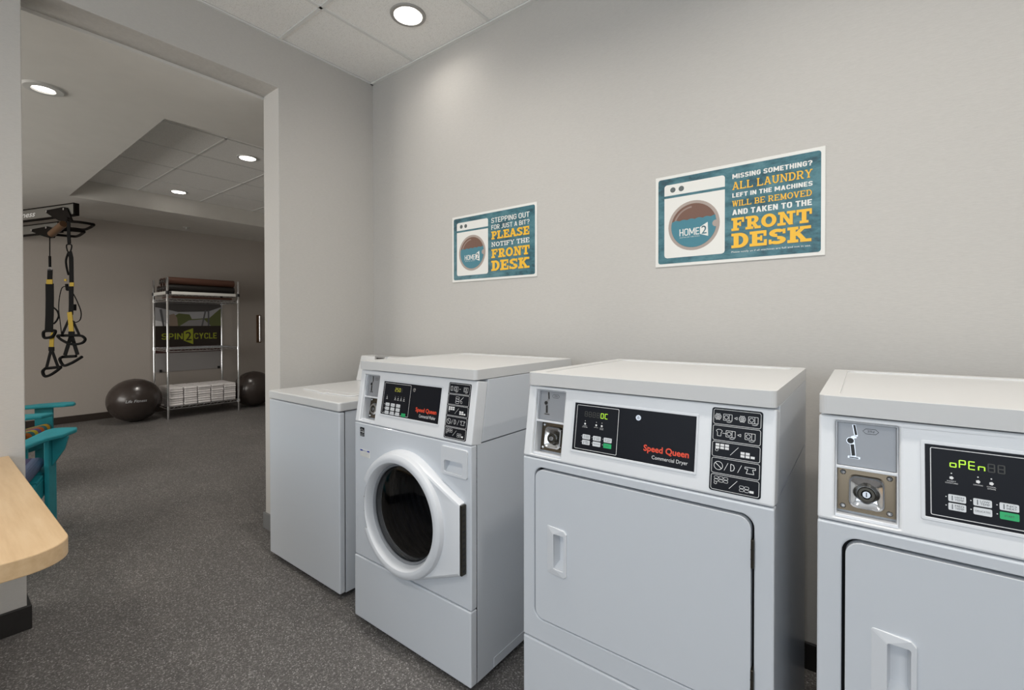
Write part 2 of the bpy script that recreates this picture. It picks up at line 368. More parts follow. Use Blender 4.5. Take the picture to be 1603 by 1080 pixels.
# plain rounded sans lettering drawn from strokes (unit height)
def fil(pts, r):
    out = [Vector(pts[0])]
    for i in range(1, len(pts)-1):
        p, a, b = Vector(pts[i]), Vector(pts[i-1]), Vector(pts[i+1]); k1 = min(r, (a-p).length*.5); k2 = min(r, (b-p).length*.5)
        s_, e = p+(a-p).normalized()*k1, p+(b-p).normalized()*k2
        for j in range(6):
            u = j/5; out.append(s_*(1-u)**2+p*2*u*(1-u)+e*u*u)
    out.append(Vector(pts[-1])); return out
def sans_glyph(ch, t):
    q = []; h = t/2; w_ = {'M': .80, 'I': t, 'N': .62, 'A': .66, 'T': .58, 'Y': .62, 'K': .62, 'O': .62, 'L': .50, 'E': .52, 'F': .50, 'J': .46}.get(ch, .58)
    l, r_, b, tp = h, w_-h, h, 1-h; rad = .26
    def rc(x0, x1, y0, y1): q.append([(x0, y0), (x1, y0), (x1, y1), (x0, y1)])
    def ln(x0, y0, x1, y1, k=1.1): q.append([(x0-h*k, y0), (x0+h*k, y0), (x1+h*k, y1), (x1-h*k, y1)])
    def path(pts, r=rad):
        P = fil(pts, r); n = len(P); A = []; B = []
        for i in range(n):
            d_ = (P[min(i+1, n-1)]-P[max(i-1, 0)]).normalized(); nn = Vector((-d_.y, d_.x))*h; A.append(P[i]+nn); B.append(P[i]-nn)
        for i in range(n-1): q.append([tuple(v) for v in (A[i], A[i+1], B[i+1], B[i])])
    if ch in 'BDEFHIKLMNPR': rc(0, t, 0, 1)
    if ch == 'A': ln(h*1.1, 0, w_/2, 1); ln(w_-h*1.1, 0, w_/2, 1); rc(w_*.2, w_*.8, .20, .20+t*.9)
    if ch == 'B': path([(l, tp), (r_-.03, tp), (r_-.03, .5), (l, .5)], .2); path([(l, .5), (r_, .5), (r_, b), (l, b)], .2)
    if ch == 'C': path([(r_, .70), (r_, tp), (l, tp), (l, b), (r_, b), (r_, .30)])
    if ch == 'D': path([(l, tp), (r_, tp), (r_, b), (l, b)])
    if ch in 'EF': rc(0, w_, 1-t, 1); rc(0, w_*.88, .5-h, .5+h)
    if ch in 'EL': rc(0, w_, 0, t)
    if ch == 'G': path([(r_, .72), (r_, tp), (l, tp), (l, b), (r_, b), (r_, .5)]); rc(w_*.52, w_, .5-h, .5+h)
    if ch == 'H': rc(w_-t, w_, 0, 1); rc(0, w_, .5-h, .5+h)
    if ch == 'J': path([(r_, 1), (r_, b), (l-.04, b)]); 
    if ch == 'K': ln(t, .42, w_-h*1.1, 1, 1.2); ln(w_*.40, .55, w_-h*1.1, 0, 1.2)
    if ch == 'M': rc(w_-t, w_, 0, 1); ln(w_/2, .22, h, 1); ln(w_/2, .22, w_-h, 1)
    if ch == 'N': rc(w_-t, w_, 0, 1); ln(w_-h, 0, h, 1)
    if ch == 'O': path([(w_/2, tp), (l, tp), (l, b), (r_, b), (r_, tp), (w_/2, tp)])
    if ch in 'PR': path([(l, tp), (r_, tp), (r_, .44), (l, .44)], .24)
    if ch == 'R': ln(w_*.5, .44, w_-h*1.1, 0)
    if ch == 'S': path([(r_, .74), (r_, tp), (l, tp), (l, .52), (r_, .48), (r_, b), (l, b), (l, .26)], .22)
    if ch == 'T': rc(0, w_, 1-t, 1); rc(w_/2-h, w_/2+h, 0, 1)
    if ch == 'U': path([(l, 1), (l, b), (r_, b), (r_, 1)])
    if ch == 'Y': ln(w_/2, .42, h*1.1, 1); ln(w_/2, .42, w_-h*1.1, 1); rc(w_/2-h, w_/2+h, 0, .46)
    if ch == '?': path([(l, .72), (l, tp), (r_, tp), (r_, .54), (w_/2, .46), (w_/2, .28)], .2); rc(w_/2-h, w_/2+h, 0, t)
    return q, w_
def sans_txt(bm, s, x0, x1, z0, z1, y, t=.18, gap=.10, space=.30):
    polys = []; cx = 0
    for ch in s:
        if ch == ' ': cx += space; continue
        q, W_ = sans_glyph(ch, t); polys += [[(a+cx, b) for a, b in p] for p in q]; cx += W_+gap
    cx -= gap
    for i, p in enumerate(polys): poly(bm, [(x0+a/cx*(x1-x0), z0+b*(z1-z0)) for a, b in p], y-(i % 9)*.00001)
# pixel -> world along a known plane or depth
def ray(x, y):
    return (fwd + rgt*((x-PPX)/FPX) - upv*((y-PPY)/FPX))
def at_depth(x, y, dep): return CAMLOC + ray(x, y)*dep
def at_z(x, y, z): v = ray(x, y); return CAMLOC + v*((z-CAM_H)/v.z)
def at_x(x, y, X): v = ray(x, y); return CAMLOC + v*(X/v.x)
def at_plane(x, y, p0, n): v = ray(x, y); return CAMLOC + v*((p0-CAMLOC).dot(n)/v.dot(n))

# ================================================================== the setting
SWAP_YZ = Matrix(((1, 0, 0, 0), (0, 0, 1, 0), (0, 1, 0, 0), (0, 0, 0, 1)))     # plate drawn in x,y with thickness in z
SWAP_XY = Matrix(((0, 1, 0, 0), (1, 0, 0, 0), (0, 0, 1, 0), (0, 0, 0, 1)))     # plate drawn in y,z with thickness in x
def hplate(outline, holes, z0, z1): bm = plate(outline, holes, z0, z1); bmesh.ops.transform(bm, matrix=SWAP_YZ, verts=bm.verts); return bm
def xplate(outline, holes, x0, x1): bm = plate(outline, holes, x0, x1); bmesh.ops.transform(bm, matrix=SWAP_XY, verts=bm.verts); return bm
def rect(a, b, c, d_): return [(a, c), (b, c), (b, d_), (a, d_)]
WY, PX, PXB = 2.03, -2.807, -3.0
OY0, OY1, OZ = .292, 1.358, 2.71
NX, BY, CZ = 2.6, -2.6, 3.0
GX, GY1, GZ = -8.2, 4.7, 2.694
struct(finish('floor', BX(GX-.15, NX+.15, BY-.15, GY1+.15, -.08, 0), M_FLOOR))
struct(finish('wall_right', BX(PX, NX+.15, WY, WY+.15, 0, 3.2), M_WALL))
struct(finish('wall_partition', xplate([(BY, 0), (OY0, 0), (OY0, OZ), (OY1, OZ), (OY1, 0), (GY1, 0), (GY1, 3.2), (BY, 3.2)], [], PXB, PX), M_WALL, bevel=.004, seg=2))
WZ0, WZ1 = .7, 2.4
bk = struct(finish('wall_back', plate(rect(GX-.15, NX+.15, 0, 3.2), [rect(-2.2, 2.0, 1.0, 2.6), rect(-6.9, -3.9, WZ0, 2.3)], BY-.15, BY), M_BOUNCEWALL))
struct(finish('wall_near', BX(NX, NX+.15, BY, WY, 0, 3.2), M_BOUNCEWALL))
struct(finish('wall_gym_far', BX(GX-.15, GX, BY, GY1, 0, 3.2), M_GWALL))
struct(finish('wall_gym_right', BX(GX-.15, PXB, GY1, GY1+.15, 0, 3.2), M_GWALL))
for i, (x0, x1, WZ0, z1) in enumerate(((-2.2, 2.0, 1.0, 2.6), (-6.9, -3.9, .7, 2.3))):  # added windows out of view, put in to hold the fill light
    e = bpy.data.objects.new('window_%d' % (i+1), None); COL.objects.link(e); struct(e); e.location = ((x0+x1)/2, BY-.1, WZ0)
    hw, hh = (x1-x0)/2, z1-WZ0
    finish('window_frame', plate(rect(-hw, hw, 0, hh), [rect(-hw+.05, -.025, .05, hh-.05), rect(.025, hw-.05, .05, hh-.05)], 0, .06), M_WINFR, e)
    for a, b in ((-hw+.05, -.025), (.025, hw-.05)): finish('pane', BX(a, b, .025, .031, .05, hh-.05), M_WINGLASS, e)
# baseboards
def base(name, x0, x1, y0, y1, m=M_BASE, h=.1):
    return struct(finish(name, BX(x0, x1, y0, y1, 0, h), m, bevel=.004, seg=2))
base('baseboard_right', PX+.012, NX, WY-.012, WY)
def ubase(name, pts, m):   # base strip wrapping a wall end, drawn as a plan outline
    return struct(finish(name, hplate(pts, [], 0, .1), m, bevel=.003, seg=2))
ubase('baseboard_left', [(PX, BY), (PX+.014, BY), (PX+.014, OY0+.014), (PXB-.014, OY0+.014), (PXB-.014, BY), (PXB, BY), (PXB, OY0), (PX, OY0)], M_BASE)
ubase('baseboard_partition', [(PX, WY-.012), (PX+.012, WY-.012), (PX+.012, OY1-.012), (PXB-.012, OY1-.012), (PXB-.012, GY1), (PXB, GY1), (PXB, OY1), (PX, OY1)], M_JAMBBASE)
base('baseboard_gym_far', GX, GX+.012, BY, GY1, M_GBASE, .09)
base('baseboard_back', PX, NX, BY, BY+.012)

# laundry ceiling: suspended grid with mineral tiles
GXL, GYL, SX, SY = -2.345, 1.365, .65, .663
xs = [PX+.004]+[GXL+SX*i for i in range(8)]+[NX]
ys = [WY-.004]+[GYL-SY*i for i in range(6)]+[BY]
ceil = struct(finish('ceiling', BX(PX, NX, BY, WY, CZ+.10, CZ+.2), M_DRY))
LAMPS = [(1, 0), (2, 1), (4, 1), (6, 1), (2, 4), (5, 4)]  # only the first is in view; the others are added to light the room
def downlight(name, label, x, y, z, r, power, trim=M_TRIM, lens_r=.8, group=None, spread=165):
    t = thing(name, label, 'ceiling light', (x, y, z), group=group)
    bm = bmesh.new(); lathe(bm, [(r*.77, .004), (r*.79, -.005), (r*.97, -.006), (r, 0), (r, .004)], n=40); finish('trim_ring', bm, trim, t, smooth=40)
    bm = bmesh.new(); lathe(bm, [(r*.78, .0), (r*.72, .04), (r*.60, .075)], n=40); finish('reflector', bm, M_REFL, t, smooth=60)
    bm = bmesh.new(); bmesh.ops.create_circle(bm, cap_ends=True, radius=r*.61, segments=32); bmesh.ops.translate(bm, vec=(0, 0, .072), verts=bm.verts)
    finish('lamp_lens', bm, M_LENS, t)
    l_ = area(name+'_bulb', (0, 0, .03), (0, 0, 0), r*1.3, r*1.3, power, WARM, 'DISK', spread); l_.parent = t
    return t
for i in range(len(xs)-1):
    for j in range(len(ys)-1):
        x0, x1, y1, y0 = xs[i]+.006, xs[i+1]-.006, ys[j]-.006, ys[j+1]+.006
        if x1-x0 < .1 or y1-y0 < .1: continue
        hole = [circ((x0+x1)/2, (y0+y1)/2, .085, 32)] if (i, j) in LAMPS else []
        finish('ceiling_tile', hplate(rect(x0, x1, y0, y1), hole, CZ+.006, CZ+.022), M_TILE, ceil, bevel=.003 if not hole else 0, seg=1)
for x in xs[1:-1]: finish('grid_bar', BX(x-.009, x+.009, BY, WY, CZ, CZ+.006), M_GRID, ceil)
for y in ys[1:-1]: finish('grid_bar', BX(PX, NX, y-.009, y+.009, CZ, CZ+.006), M_GRID, ceil)
finish('wall_angle', BX(PX, NX, WY-.024, WY, CZ-.004, CZ+.004), M_GRID, ceil)
finish('wall_angle', BX(PX, PX+.014, BY, WY, CZ-.004, CZ+.004), M_GRID, ceil)
for k, (i, j) in enumerate(LAMPS):
    x, y = (xs[i]+xs[i+1])/2, (ys[j]+ys[j+1])/2
    downlight('recessed_downlight', ['round recessed downlight in laundry ceiling near the corner', 'laundry downlight above the front of the round-door washer', 'laundry downlight above the front of the middle dryer',
              'laundry downlight above the right-hand dryer', 'laundry downlight over the wooden counter', 'laundry downlight behind the camera near the back window'][k], x, y, CZ+.004, .098, LAUNDRY_LAMP*(.16 if k == 0 else 1))

# gym ceiling: painted drywall border around a raised tile tray
TX0, TX1, TY0, TY1, TZ = -6.95, -3.81, 1.07, 4.3, 2.894
gc = struct(finish('ceiling_gym', hplate(rect(GX, PXB, BY, GY1), [rect(TX0, TX1, TY0, TY1)], GZ, TZ+.03), M_DRY))
gxs = [TX1]+[-4.41-.63*i for i in range(4)]+[TX0]
gys = [TY0]+[1.68+.652*i for i in range(4)]+[TY1]
for i in range(len(gxs)-1):
    for j in range(len(gys)-1):
        x1, x0, y0, y1 = gxs[i]-.006, gxs[i+1]+.006, gys[j]+.006, gys[j+1]-.006
        if x1-x0 < .05: continue
        hole = [c for c in ([circ(-4.752, 2.0, .075, 28)] if x0 < -4.752 < x1 and y0 < 2.0 < y1 else [circ(-6.638, 2.0, .075, 28)] if x0 < -6.638 < x1 and y0 < 2.0 < y1 else [])]
        finish('ceiling_tile', hplate(rect(x0, x1, y0, y1), hole, TZ+.004, TZ+.018), M_TILE, gc)
for x in gxs[1:-1]: finish('grid_bar', BX(x-.009, x+.009, TY0, TY1, TZ, TZ+.005), M_GRID, gc)
for y in gys[1:-1]: finish('grid_bar', BX(TX0, TX1, y-.009, y+.009, TZ, TZ+.005), M_GRID, gc)
finish('tray_backing', BX(TX0-.05, TX1+.05, TY0-.05, TY1+.05, TZ+.10, TZ+.14), M_DRY, gc)
downlight('recessed_downlight', 'gym ceiling downlight in the tile tray nearer the doorway', -4.752, 2.0, TZ+.002, .09, GYM_LAMP, M_TRIMW, spread=110)
downlight('recessed_downlight', 'gym ceiling downlight in the tile tray nearer the far wall', -6.638, 2.0, TZ+.002, .09, GYM_LAMP, M_TRIMW, spread=110)
# surface-trim downlight in the drywall border
t = thing('eyeball_downlight', 'small white downlight with wide trim in the painted gym ceiling border', 'ceiling light', (-3.889, .494, GZ))
bm = bmesh.new(); lathe(bm, [(.048, -.002), (.055, -.012), (.088, -.010), (.098, 0)], n=36); finish('trim_ring', bm, M_TRIMW, t, smooth=40)
bm = bmesh.new(); bmesh.ops.create_circle(bm, cap_ends=True, radius=.05, segments=28); bmesh.ops.translate(bm, vec=(0, 0, -.003), verts=bm.verts); finish('lamp_lens', bm, M_LENS, t)
l_ = area('eyeball_bulb', (0, 0, -.014), (0, 0, 0), .08, .08, GYM_LAMP*.6, (1, .97, .92), 'DISK', 150); l_.parent = t
t = thing('fire_sprinkler', 'small white fire sprinkler head under gym ceiling soffit', 'sprinkler', (-7.85, 2.46, GZ))
bm = bmesh.new(); lathe(bm, [(.0, 0), (.045, 0), (.04, -.008), (.0, -.010)], n=24); finish('escutcheon', bm, M_TRIMW, t, smooth=40)
bm = bmesh.new(); lathe(bm, [(.012, -.008), (.010, -.03), (.026, -.034), (.026, -.037), (.0, -.037)], n=16); finish('deflector', bm, M_TRIMW, t, smooth=40)

# ================================================================== laundry machines
TH = math.atan(.163); CT = math.cos(TH)
W = .683
def sloped(o, zs): o.location = (0, 0, zs); o.rotation_euler = (-TH, 0, 0); return o
SEG = {'0': 'abcdef', '2': 'abged', '5': 'afgcd', 'o': 'gedc', 'P': 'abefg', 'E': 'adefg', 'n': 'egc', 'C': 'adef', '8': 'abcdefg'}
def seg7(bm, ch, x, z, w_, h, y):
    s = h*.13
    P = {'a': ((0, h), (w_, h)), 'b': ((w_, h), (w_, h/2)), 'c': ((w_, h/2), (w_, 0)), 'd': ((0, 0), (w_, 0)), 'e': ((0, 0), (0, h/2)), 'f': ((0, h/2), (0, h)), 'g': ((0, h/2), (w_, h/2))}
    for k in SEG[ch]:
        a, b = P[k]; line(bm, x+a[0], z+a[1], x+b[0], z+b[1], s, y)
def coin_unit(t, zs, deep=.050, round_lock=False):
    V = lambda z: (z-zs)/CT
    tall = 1.085-.882
    k = lambda f: .009+f*(.2057-.009)           # height inside the opening, 0 bottom .. 1 top
    cb = sloped(finish('coin_box', BX(.024, .137, deep, deep+.004, .004, .211), M_WHITE2, t), zs)
    finish('liner', plate(rect(.0292, .1318, .0092, .2055), [rect(.032, .129, .114, .203), rect(.032, .129, .016, .108)], .010, deep-.002), M_WHITE2, cb, bevel=.001, seg=1)
    finish('coin_plate', BX(.0325, .1285, .021, .0235, .1145, .2025), M_COINGREY, cb)
    bm = bmesh.new(); y = .0205
    a = [(.0555+.006, .199), (.0585+.006, .178), (.052+.003, .171)]
    pline(bm, [(.060, .200), (.064, .176), (.056, .172)], .0062, y); poly(bm, circ(.0545, .166, .0072, 18), y-.0001); line(bm, .0575, .163, .0600, .134, .0085, y); line(bm, .050, .1325, .071, .1325, .0045, y)
    finish('slot_surround', bm, M_DKCHROME, cb)
    bm = bmesh.new(); y = .0202
    pline(bm, [(.0605, .1995), (.064, .179)], .004, y); poly(bm, circ(.0545, .166, .0058, 16), y); line(bm, .0575, .159, .0598, .136, .0062, y); line(bm, .053, .132, .068, .132, .002, y)
    finish('coin_slot', bm, M_SLOT, cb)
    bm = bmesh.new(); hx = [(.075, .189), (.080, .194), (.096, .194), (.101, .189), (.096, .184), (.080, .184)]
    loopstroke(bm, hx, .0009, y); txt(bm, '25¢', .0825, .0945, .1865, .1915, y); finish('price_mark', bm, M_SLOT, cb)
    L = .023     # the lock sits this much deeper than the coin plate
    lp = finish('lock_plate', BX(.0325, .1285, .0215+L, .024+L, .020, .1065), M_BRONZE, cb)
    for bx_, bz in ((.042, .098), (.119, .098), (.042, .029), (.119, .029)):
        bm = bmesh.new(); lathe(bm, [(.0, .0165+L), (.003, .017+L), (.0052, .0195+L), (.0052, .0215+L)], (bx_, 0, bz), 'Y', 16); finish('bolt', bm, M_CHROME, cb, smooth=50)
    if round_lock:
        bm = bmesh.new(); lathe(bm, [(.025, .0215+L), (.025, .006+L), (.021, .001+L), (.015, .001+L), (.014, .004+L)], (.0815, 0, .062), 'Y', 28); finish('lock_housing', bm, M_CHROME, cb, smooth=40)
    else:
        bm = bmesh.new(); prev = None
        for hw, hh, y in ((.031, .034, .0215), (.029, .032, .008), (.026, .029, .005), (.017, .019, .011)):
            ring = [bm.verts.new((a, y+L, b)) for a, b in rrect(.0815-hw, .0815+hw, .0625-hh, .0625+hh, hw*.45, 5)]
            if prev:
                for i in range(len(ring)): bm.faces.new((prev[i], prev[(i+1) % len(ring)], ring[(i+1) % len(ring)], ring[i]))
            prev = ring
        bm.faces.new(prev)
        finish('lock_housing', bm, M_CHROME, cb, smooth=35)
    bm = bmesh.new(); lathe(bm, [(.0155, .012+L), (.0155, .002+L), (.0135, .0+L), (.009, .0+L)], (.0815, 0, .061), 'Y', 24); finish('lock_collar', bm, M_HINGE, cb, smooth=40)
    bm = bmesh.new(); lathe(bm, [(.0, -.0005+L), (.0065, -.0005+L), (.0075, .001+L), (.009, .002+L)], (.0815, 0, .061), 'Y', 20); finish('key_barrel', bm, M_DKCHROME, cb, smooth=40)
    finish('keyhole', BX(.0807, .0823, -.0012+L, 0+L, .0565, .0655), M_SLOT, cb)
def machine_icon(bm, x, z, w_, h, s, y):
    pline(bm, [(x, z), (x+w_, z), (x+w_, z+h), (x, z+h)], s, y, True); line(bm, x+w_*.66, z, x+w_*.66, z+h, s, y)
    loopstroke(bm, circ(x+w_*.33, z+h*.5, h*.3, 14), s, y); pline(bm, [(x+w_*.4, z-h*.22), (x+w_*.7, z-h*.28), (x+w_*.95, z-h*.15)], s, y)
def sticker(t, zs, washer=False):
    V = lambda z: (z-zs)/CT
    z0, z1 = (V(.894), V(1.086)) if not washer else (V(.877), V(1.074))
    st = sloped(finish('instruction_sticker', plate(rrect(.546, .656, z0, z1, .006), [], -.0012, 0), M_PANEL, t), zs)
    bm = bmesh.new(); y = -.0015; s = .0010; h = (z1-z0)/5
    for k in range(5):
        a = z1-.004-(h-.0008)*k-.0; b = a-(h-.0042)
        loopstroke(bm, rrect(.550, .652, b, a, .004, 4), s, y)
        mid = (a+b)/2; ih = (a-b)*.42
        if k == 0:
            if washer:
                pline(bm, [(.558, mid+ih/2), (.566, mid+ih/2), (.566, mid-ih/2), (.558, mid-ih/2)], s*1.6, y, True); machine_icon(bm, .574, mid-ih/2, .020, ih, s, y); line(bm, .601, mid, .606, mid, s*2, y); machine_icon(bm, .622, mid-ih/2, .020, ih, s, y)
            else:
                for cx in (.560, .613):
                    loopstroke(bm, circ(cx, mid, .0068, 20), s, y)
                    for q in (-.004, 0, .004): line(bm, cx-.0045, mid+q-.0035, cx+.0045, mid+q+.0035, s*.9, y); line(bm, cx-.0045, mid+q+.0035, cx+.0045, mid+q-.0035, s*.9, y)
                machine_icon(bm, .572, mid-ih/2, .019, ih, s, y); machine_icon(bm, .626, mid-ih/2, .020, ih, s, y); pline(bm, [(.596, mid), (.602, mid+.003), (.602, mid-.003)], s, y, True)
        if k == 1:
            if washer:
                for q in range(3): pline(bm, [(.588, mid-.012+q*.008), (.604, mid-.012+q*.008), (.604, mid-.005+q*.008), (.588, mid-.005+q*.008)], s, y, True)
                loopstroke(bm, circ(.616, mid-.007, .004, 12), s, y); pline(bm, [(.608, mid-.004), (.616, mid+.004), (.624, mid+.012)], s*1.5, y)
            else:
                pline(bm, [(.557, mid+.005), (.561, mid+.008), (.567, mid+.008), (.571, mid+.005), (.568, mid+.001), (.568, mid-.007), (.560, mid-.007), (.560, mid+.001)], s, y, True)
                line(bm, .571, mid, .580, mid, s, y); machine_icon(bm, .579, mid-ih/2, .020, ih, s, y); pline(bm, [(.604, mid), (.611, mid+.003), (.611, mid-.003)], s, y, True); machine_icon(bm, .620, mid-ih/2, .021, ih, s, y)
        if k in (2, 4):
            for q in range(3):
                for e in range(2):
                    x0_ = .557+q*.0105; zz = mid+.001+e*.0068
                    if k == 2: poly(bm, rect(x0_, x0_+.0085, zz, zz+.0054), y)
                    else: loopstroke(bm, rrect(x0_, x0_+.009, zz, zz+.0055, .002, 3), s*.8, y)
            line(bm, .590, mid-.010, .607, mid+.010, s, y)
            for q in range(3):
                for e in range(2 if q < 2 else 1):
                    x0_ = .612+q*.0105; zz = mid-.011+e*.0068
                    if k == 2: poly(bm, rect(x0_, x0_+.0085, zz, zz+.0054), y)
                    else: (poly(bm, rect(x0_, x0_+.0085, zz, zz+.0054), y) if q == 2 else loopstroke(bm, rrect(x0_, x0_+.009, zz, zz+.0055, .002, 3), s*.8, y))
            loopstroke(bm, circ(.560, mid-.002, .003, 12), s*.8, y)
        if k == 3:
            loopstroke(bm, circ(.565, mid, .0095, 22), s*1.2, y); line(bm, .558, mid+.006, .572, mid-.006, s*1.5, y); line(bm, .578, mid-.009, .586, mid+.009, s, y)
            pline(bm, [(.592, mid-.008), (.592, mid+.008), (.598, mid+.006), (.600, mid), (.598, mid-.006)], s*1.4, y, True); line(bm, .607, mid-.009, .615, mid+.009, s, y)
            pline(bm, [(.622, mid+.003), (.622, mid+.007), (.644, mid+.007), (.644, mid+.003), (.638, mid+.003), (.641, mid-.007), (.625, mid-.007), (.628, mid+.003)], s*1.2, y, True)
    finish('pictogram_print', bm, M_INK, st)
    bm = bmesh.new()
    return st
def control_panel(t, zs, kind, dz, disp):
    V = lambda z: (z+dz-zs)/CT
    fr = sloped(finish('panel_frame', plate(rrect(.163, .516, V(.920), V(1.065), .004), [rect(.1695, .5105, V(.9265), V(1.0585))], -.002, .0), M_WHITE2, t, bevel=.0008, seg=1), zs)
    cp = sloped(finish('control_panel', BX(.1695, .5105, -.0012, 0, V(.9265), V(1.0585)), M_PANEL, t), zs)
    y = -.0016; sr = .306 if kind == 'Dryer' else .340
    pr = bmesh.new(); loopstroke(pr, rrect(.1775, sr, V(.932), V(1.053), .0022, 3), .0012, y)
    dk = bmesh.new(); bt = bmesh.new(); gr = bmesh.new(); on = bmesh.new(); off = bmesh.new()
    if kind == 'Dryer':
        for i, lab in enumerate(('HIGH\nTEMP', 'LOW\nTEMP', 'NO\nHEAT', 'MED\nTEMP', 'DELICATES', 'START')):
            cx = .213+.033*(i % 3); cz = .967-.0152*(i//3)
            z0, z1 = V(cz-.0062), V(cz+.0062)
            b = finish('button', plate(rrect(cx-.0118, cx+.0118, z0, z1, .0018, 3), [], -.0026, -.001), M_GREEN if i == 5 else M_BTN, cp)
            if lab == 'DELICATES' or i == 5: txt(dk, lab, cx-.0095 if i == 4 else cx-.006, cx+.0095 if i == 4 else cx+.006, z0+.005, z1-.0045, -.0028)
            else:
                a, c = lab.split('\n'); txt(dk, a, cx-.003, cx+.009, (z0+z1)/2+.0006, z1-.0022, -.0028); txt(dk, c, cx-.003, cx+.009, z0+.0022, (z0+z1)/2-.0006, -.0028)
                line(dk, cx-.0065, z0+.002, cx-.0065, z1-.002, .0012, -.0028)
            poly(pr, circ(cx-.0148, (z0+z1)/2+.001, .0009, 8), y)
        for cx, l1, l2 in ((.206, 'INSERT', 'COINS/CARD'), (.241, 'DRYING', ''), (.258, 'COOL', 'DOWN')):
            poly(pr, circ(cx, V(1.0105), .0011, 8), y); poly(pr, circ(cx, V(1.0025), .0032, 5), y)
            txt(pr, l1, cx-.006, cx+.006, V(.9955), V(.9975), y)
            if l2: txt(pr, l2, cx-.0085 if 'C' in l2 else cx-.005, cx+.0085 if 'C' in l2 else cx+.005, V(.9920), V(.9942), y)
    else:
        for i in range(9):
            cx = .209+.0335*(i % 3); cz = .968-.016*(i//3); z0, z1 = V(cz-.0062), V(cz+.0062)
            finish('button', plate(rrect(cx-.0118, cx+.0118, z0, z1, .0018, 3), [], -.0026, -.001), M_BTN, cp)
            txt(dk, ('NORMAL', 'PERM PRESS', 'DELICATES', 'HOT', 'WARM', 'COLD', 'HEAVY', 'MEDIUM', 'LIGHT')[i], cx-.008, cx+.008, z0+.0045, z1-.0045, -.0028)
        for q in range(3): line(pr, .187, V(.968-.016*q), .193, V(.968-.016*q), .0012, y)
        cx, cz = .313, .936; z0, z1 = V(cz-.0062), V(cz+.0062)
        finish('button', plate(rrect(cx-.0118, cx+.0118, z0, z1, .0018, 3), [], -.0026, -.001), M_GREEN, cp); txt(dk, 'START', cx-.007, cx+.007, z0+.0045, z1-.0045, -.0028)
        for cx in (.200, .252, .270, .288, .306):
            poly(pr, circ(cx, V(1.003), .0011, 8), y); poly(pr, circ(cx, V(.996), .0028, 5), y); line(pr, cx-.005, V(.990), cx+.005, V(.990), .0018, y)
    txt(rd := bmesh.new(), 'Speed Queen', .381, .4965, V(.9515) if kind == 'Dryer' else V(.954), V(.9725) if kind == 'Dryer' else V(.975), y, bold=.026)
    txt(pr, 'Commercial '+kind, .404, .4945, V(.9365) if kind == 'Dryer' else V(.939), V(.9485) if kind == 'Dryer' else V(.951), y)
    # display
    x0, step, cw, ch = disp['x'], disp['step'], disp['w'], disp['h']
    for i, c in enumerate(disp['text']):
        tgt = off if c == '.' else on
        seg7(tgt, '8' if c == '.' else c, x0+i*step, V(disp['z']), cw, ch, y)
    finish('lettering', rd, M_RED, cp); finish('print', pr, M_INK, cp); finish('button_print', dk, M_BTNINK, cp)
    if len(off.verts): finish('display', off, M_LEDOFF, cp)
    else: off.free()
    finish('display', on, disp['mat'], cp, label='lit green digits of the display')
    bt.free(); gr.free()
    lx = .363; bm = bmesh.new(); lathe(bm, [(.0, -.006), (.0035, -.006), (.004, -.004), (.0072, -.004), (.0078, -.001)], (lx, 0, V(1.038)), 'Y', 24); finish('key_lock', bm, M_DKCHROME, cp, smooth=40)
    finish('keyhole', BX(lx-.0007, lx+.0007, -.0068, -.0058, V(1.038)-.003, V(1.038)+.003), M_SLOT, cp)
def fascia(t, zs, ztop):
    vh = (ztop-zs)/CT
    return sloped(finish('fascia', plate(rect(0, W, .001, vh-.001), [rrect(.029, .132, .009, .2057, .003, 3)], 0, .055), M_FASCIA_LIT, t, bevel=.005, seg=3), zs)
def housing(t, zs, ztop, D):
    k = .163*(ztop-zs)
    return finish('control_housing', xplate([(.057, zs+.002), (.057+k, ztop), (D, ztop), (D, zs+.002)], [], .0006, W-.0006), M_WHITE, t, bevel=.002, seg=2)
def lid(t, z0, z1, y0, y1, rim=.035):
    bm = hplate(rrect(0, W, y0, y1, .014, 5), [rrect(rim, W-rim, y0+rim, y1-rim, .02, 5)], z0, z1)
    merge(bm, hplate(rect(rim-.004, W-rim+.004, y0+rim-.004, y1-rim+.004), [], z0+.004, z1-.0035))
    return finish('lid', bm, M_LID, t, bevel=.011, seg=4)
def feet(t, D):
    for x in (.06, W-.06):
        for y in (.08, D-.08):
            bm = bmesh.new(); lathe(bm, [(.0, 0), (.022, 0), (.022, .012), (.010, .016), (.010, .03)], (x, y, 0), 'Z', 16); finish('foot', bm, M_BLACK, t, smooth=40)
def cabinet(t, ztop, D, front=.031):
    bm = bmesh.new(); vs_ = box(bm, .0012, W-.0012, front, D, .024, ztop)
    f = [f for f in bm.faces if all(abs(v.co.y-front) < 1e-6 for v in f.verts)]; bmesh.ops.delete(bm, geom=f, context='FACES_ONLY')
    return finish('cabinet', bm, M_WHITE, t)

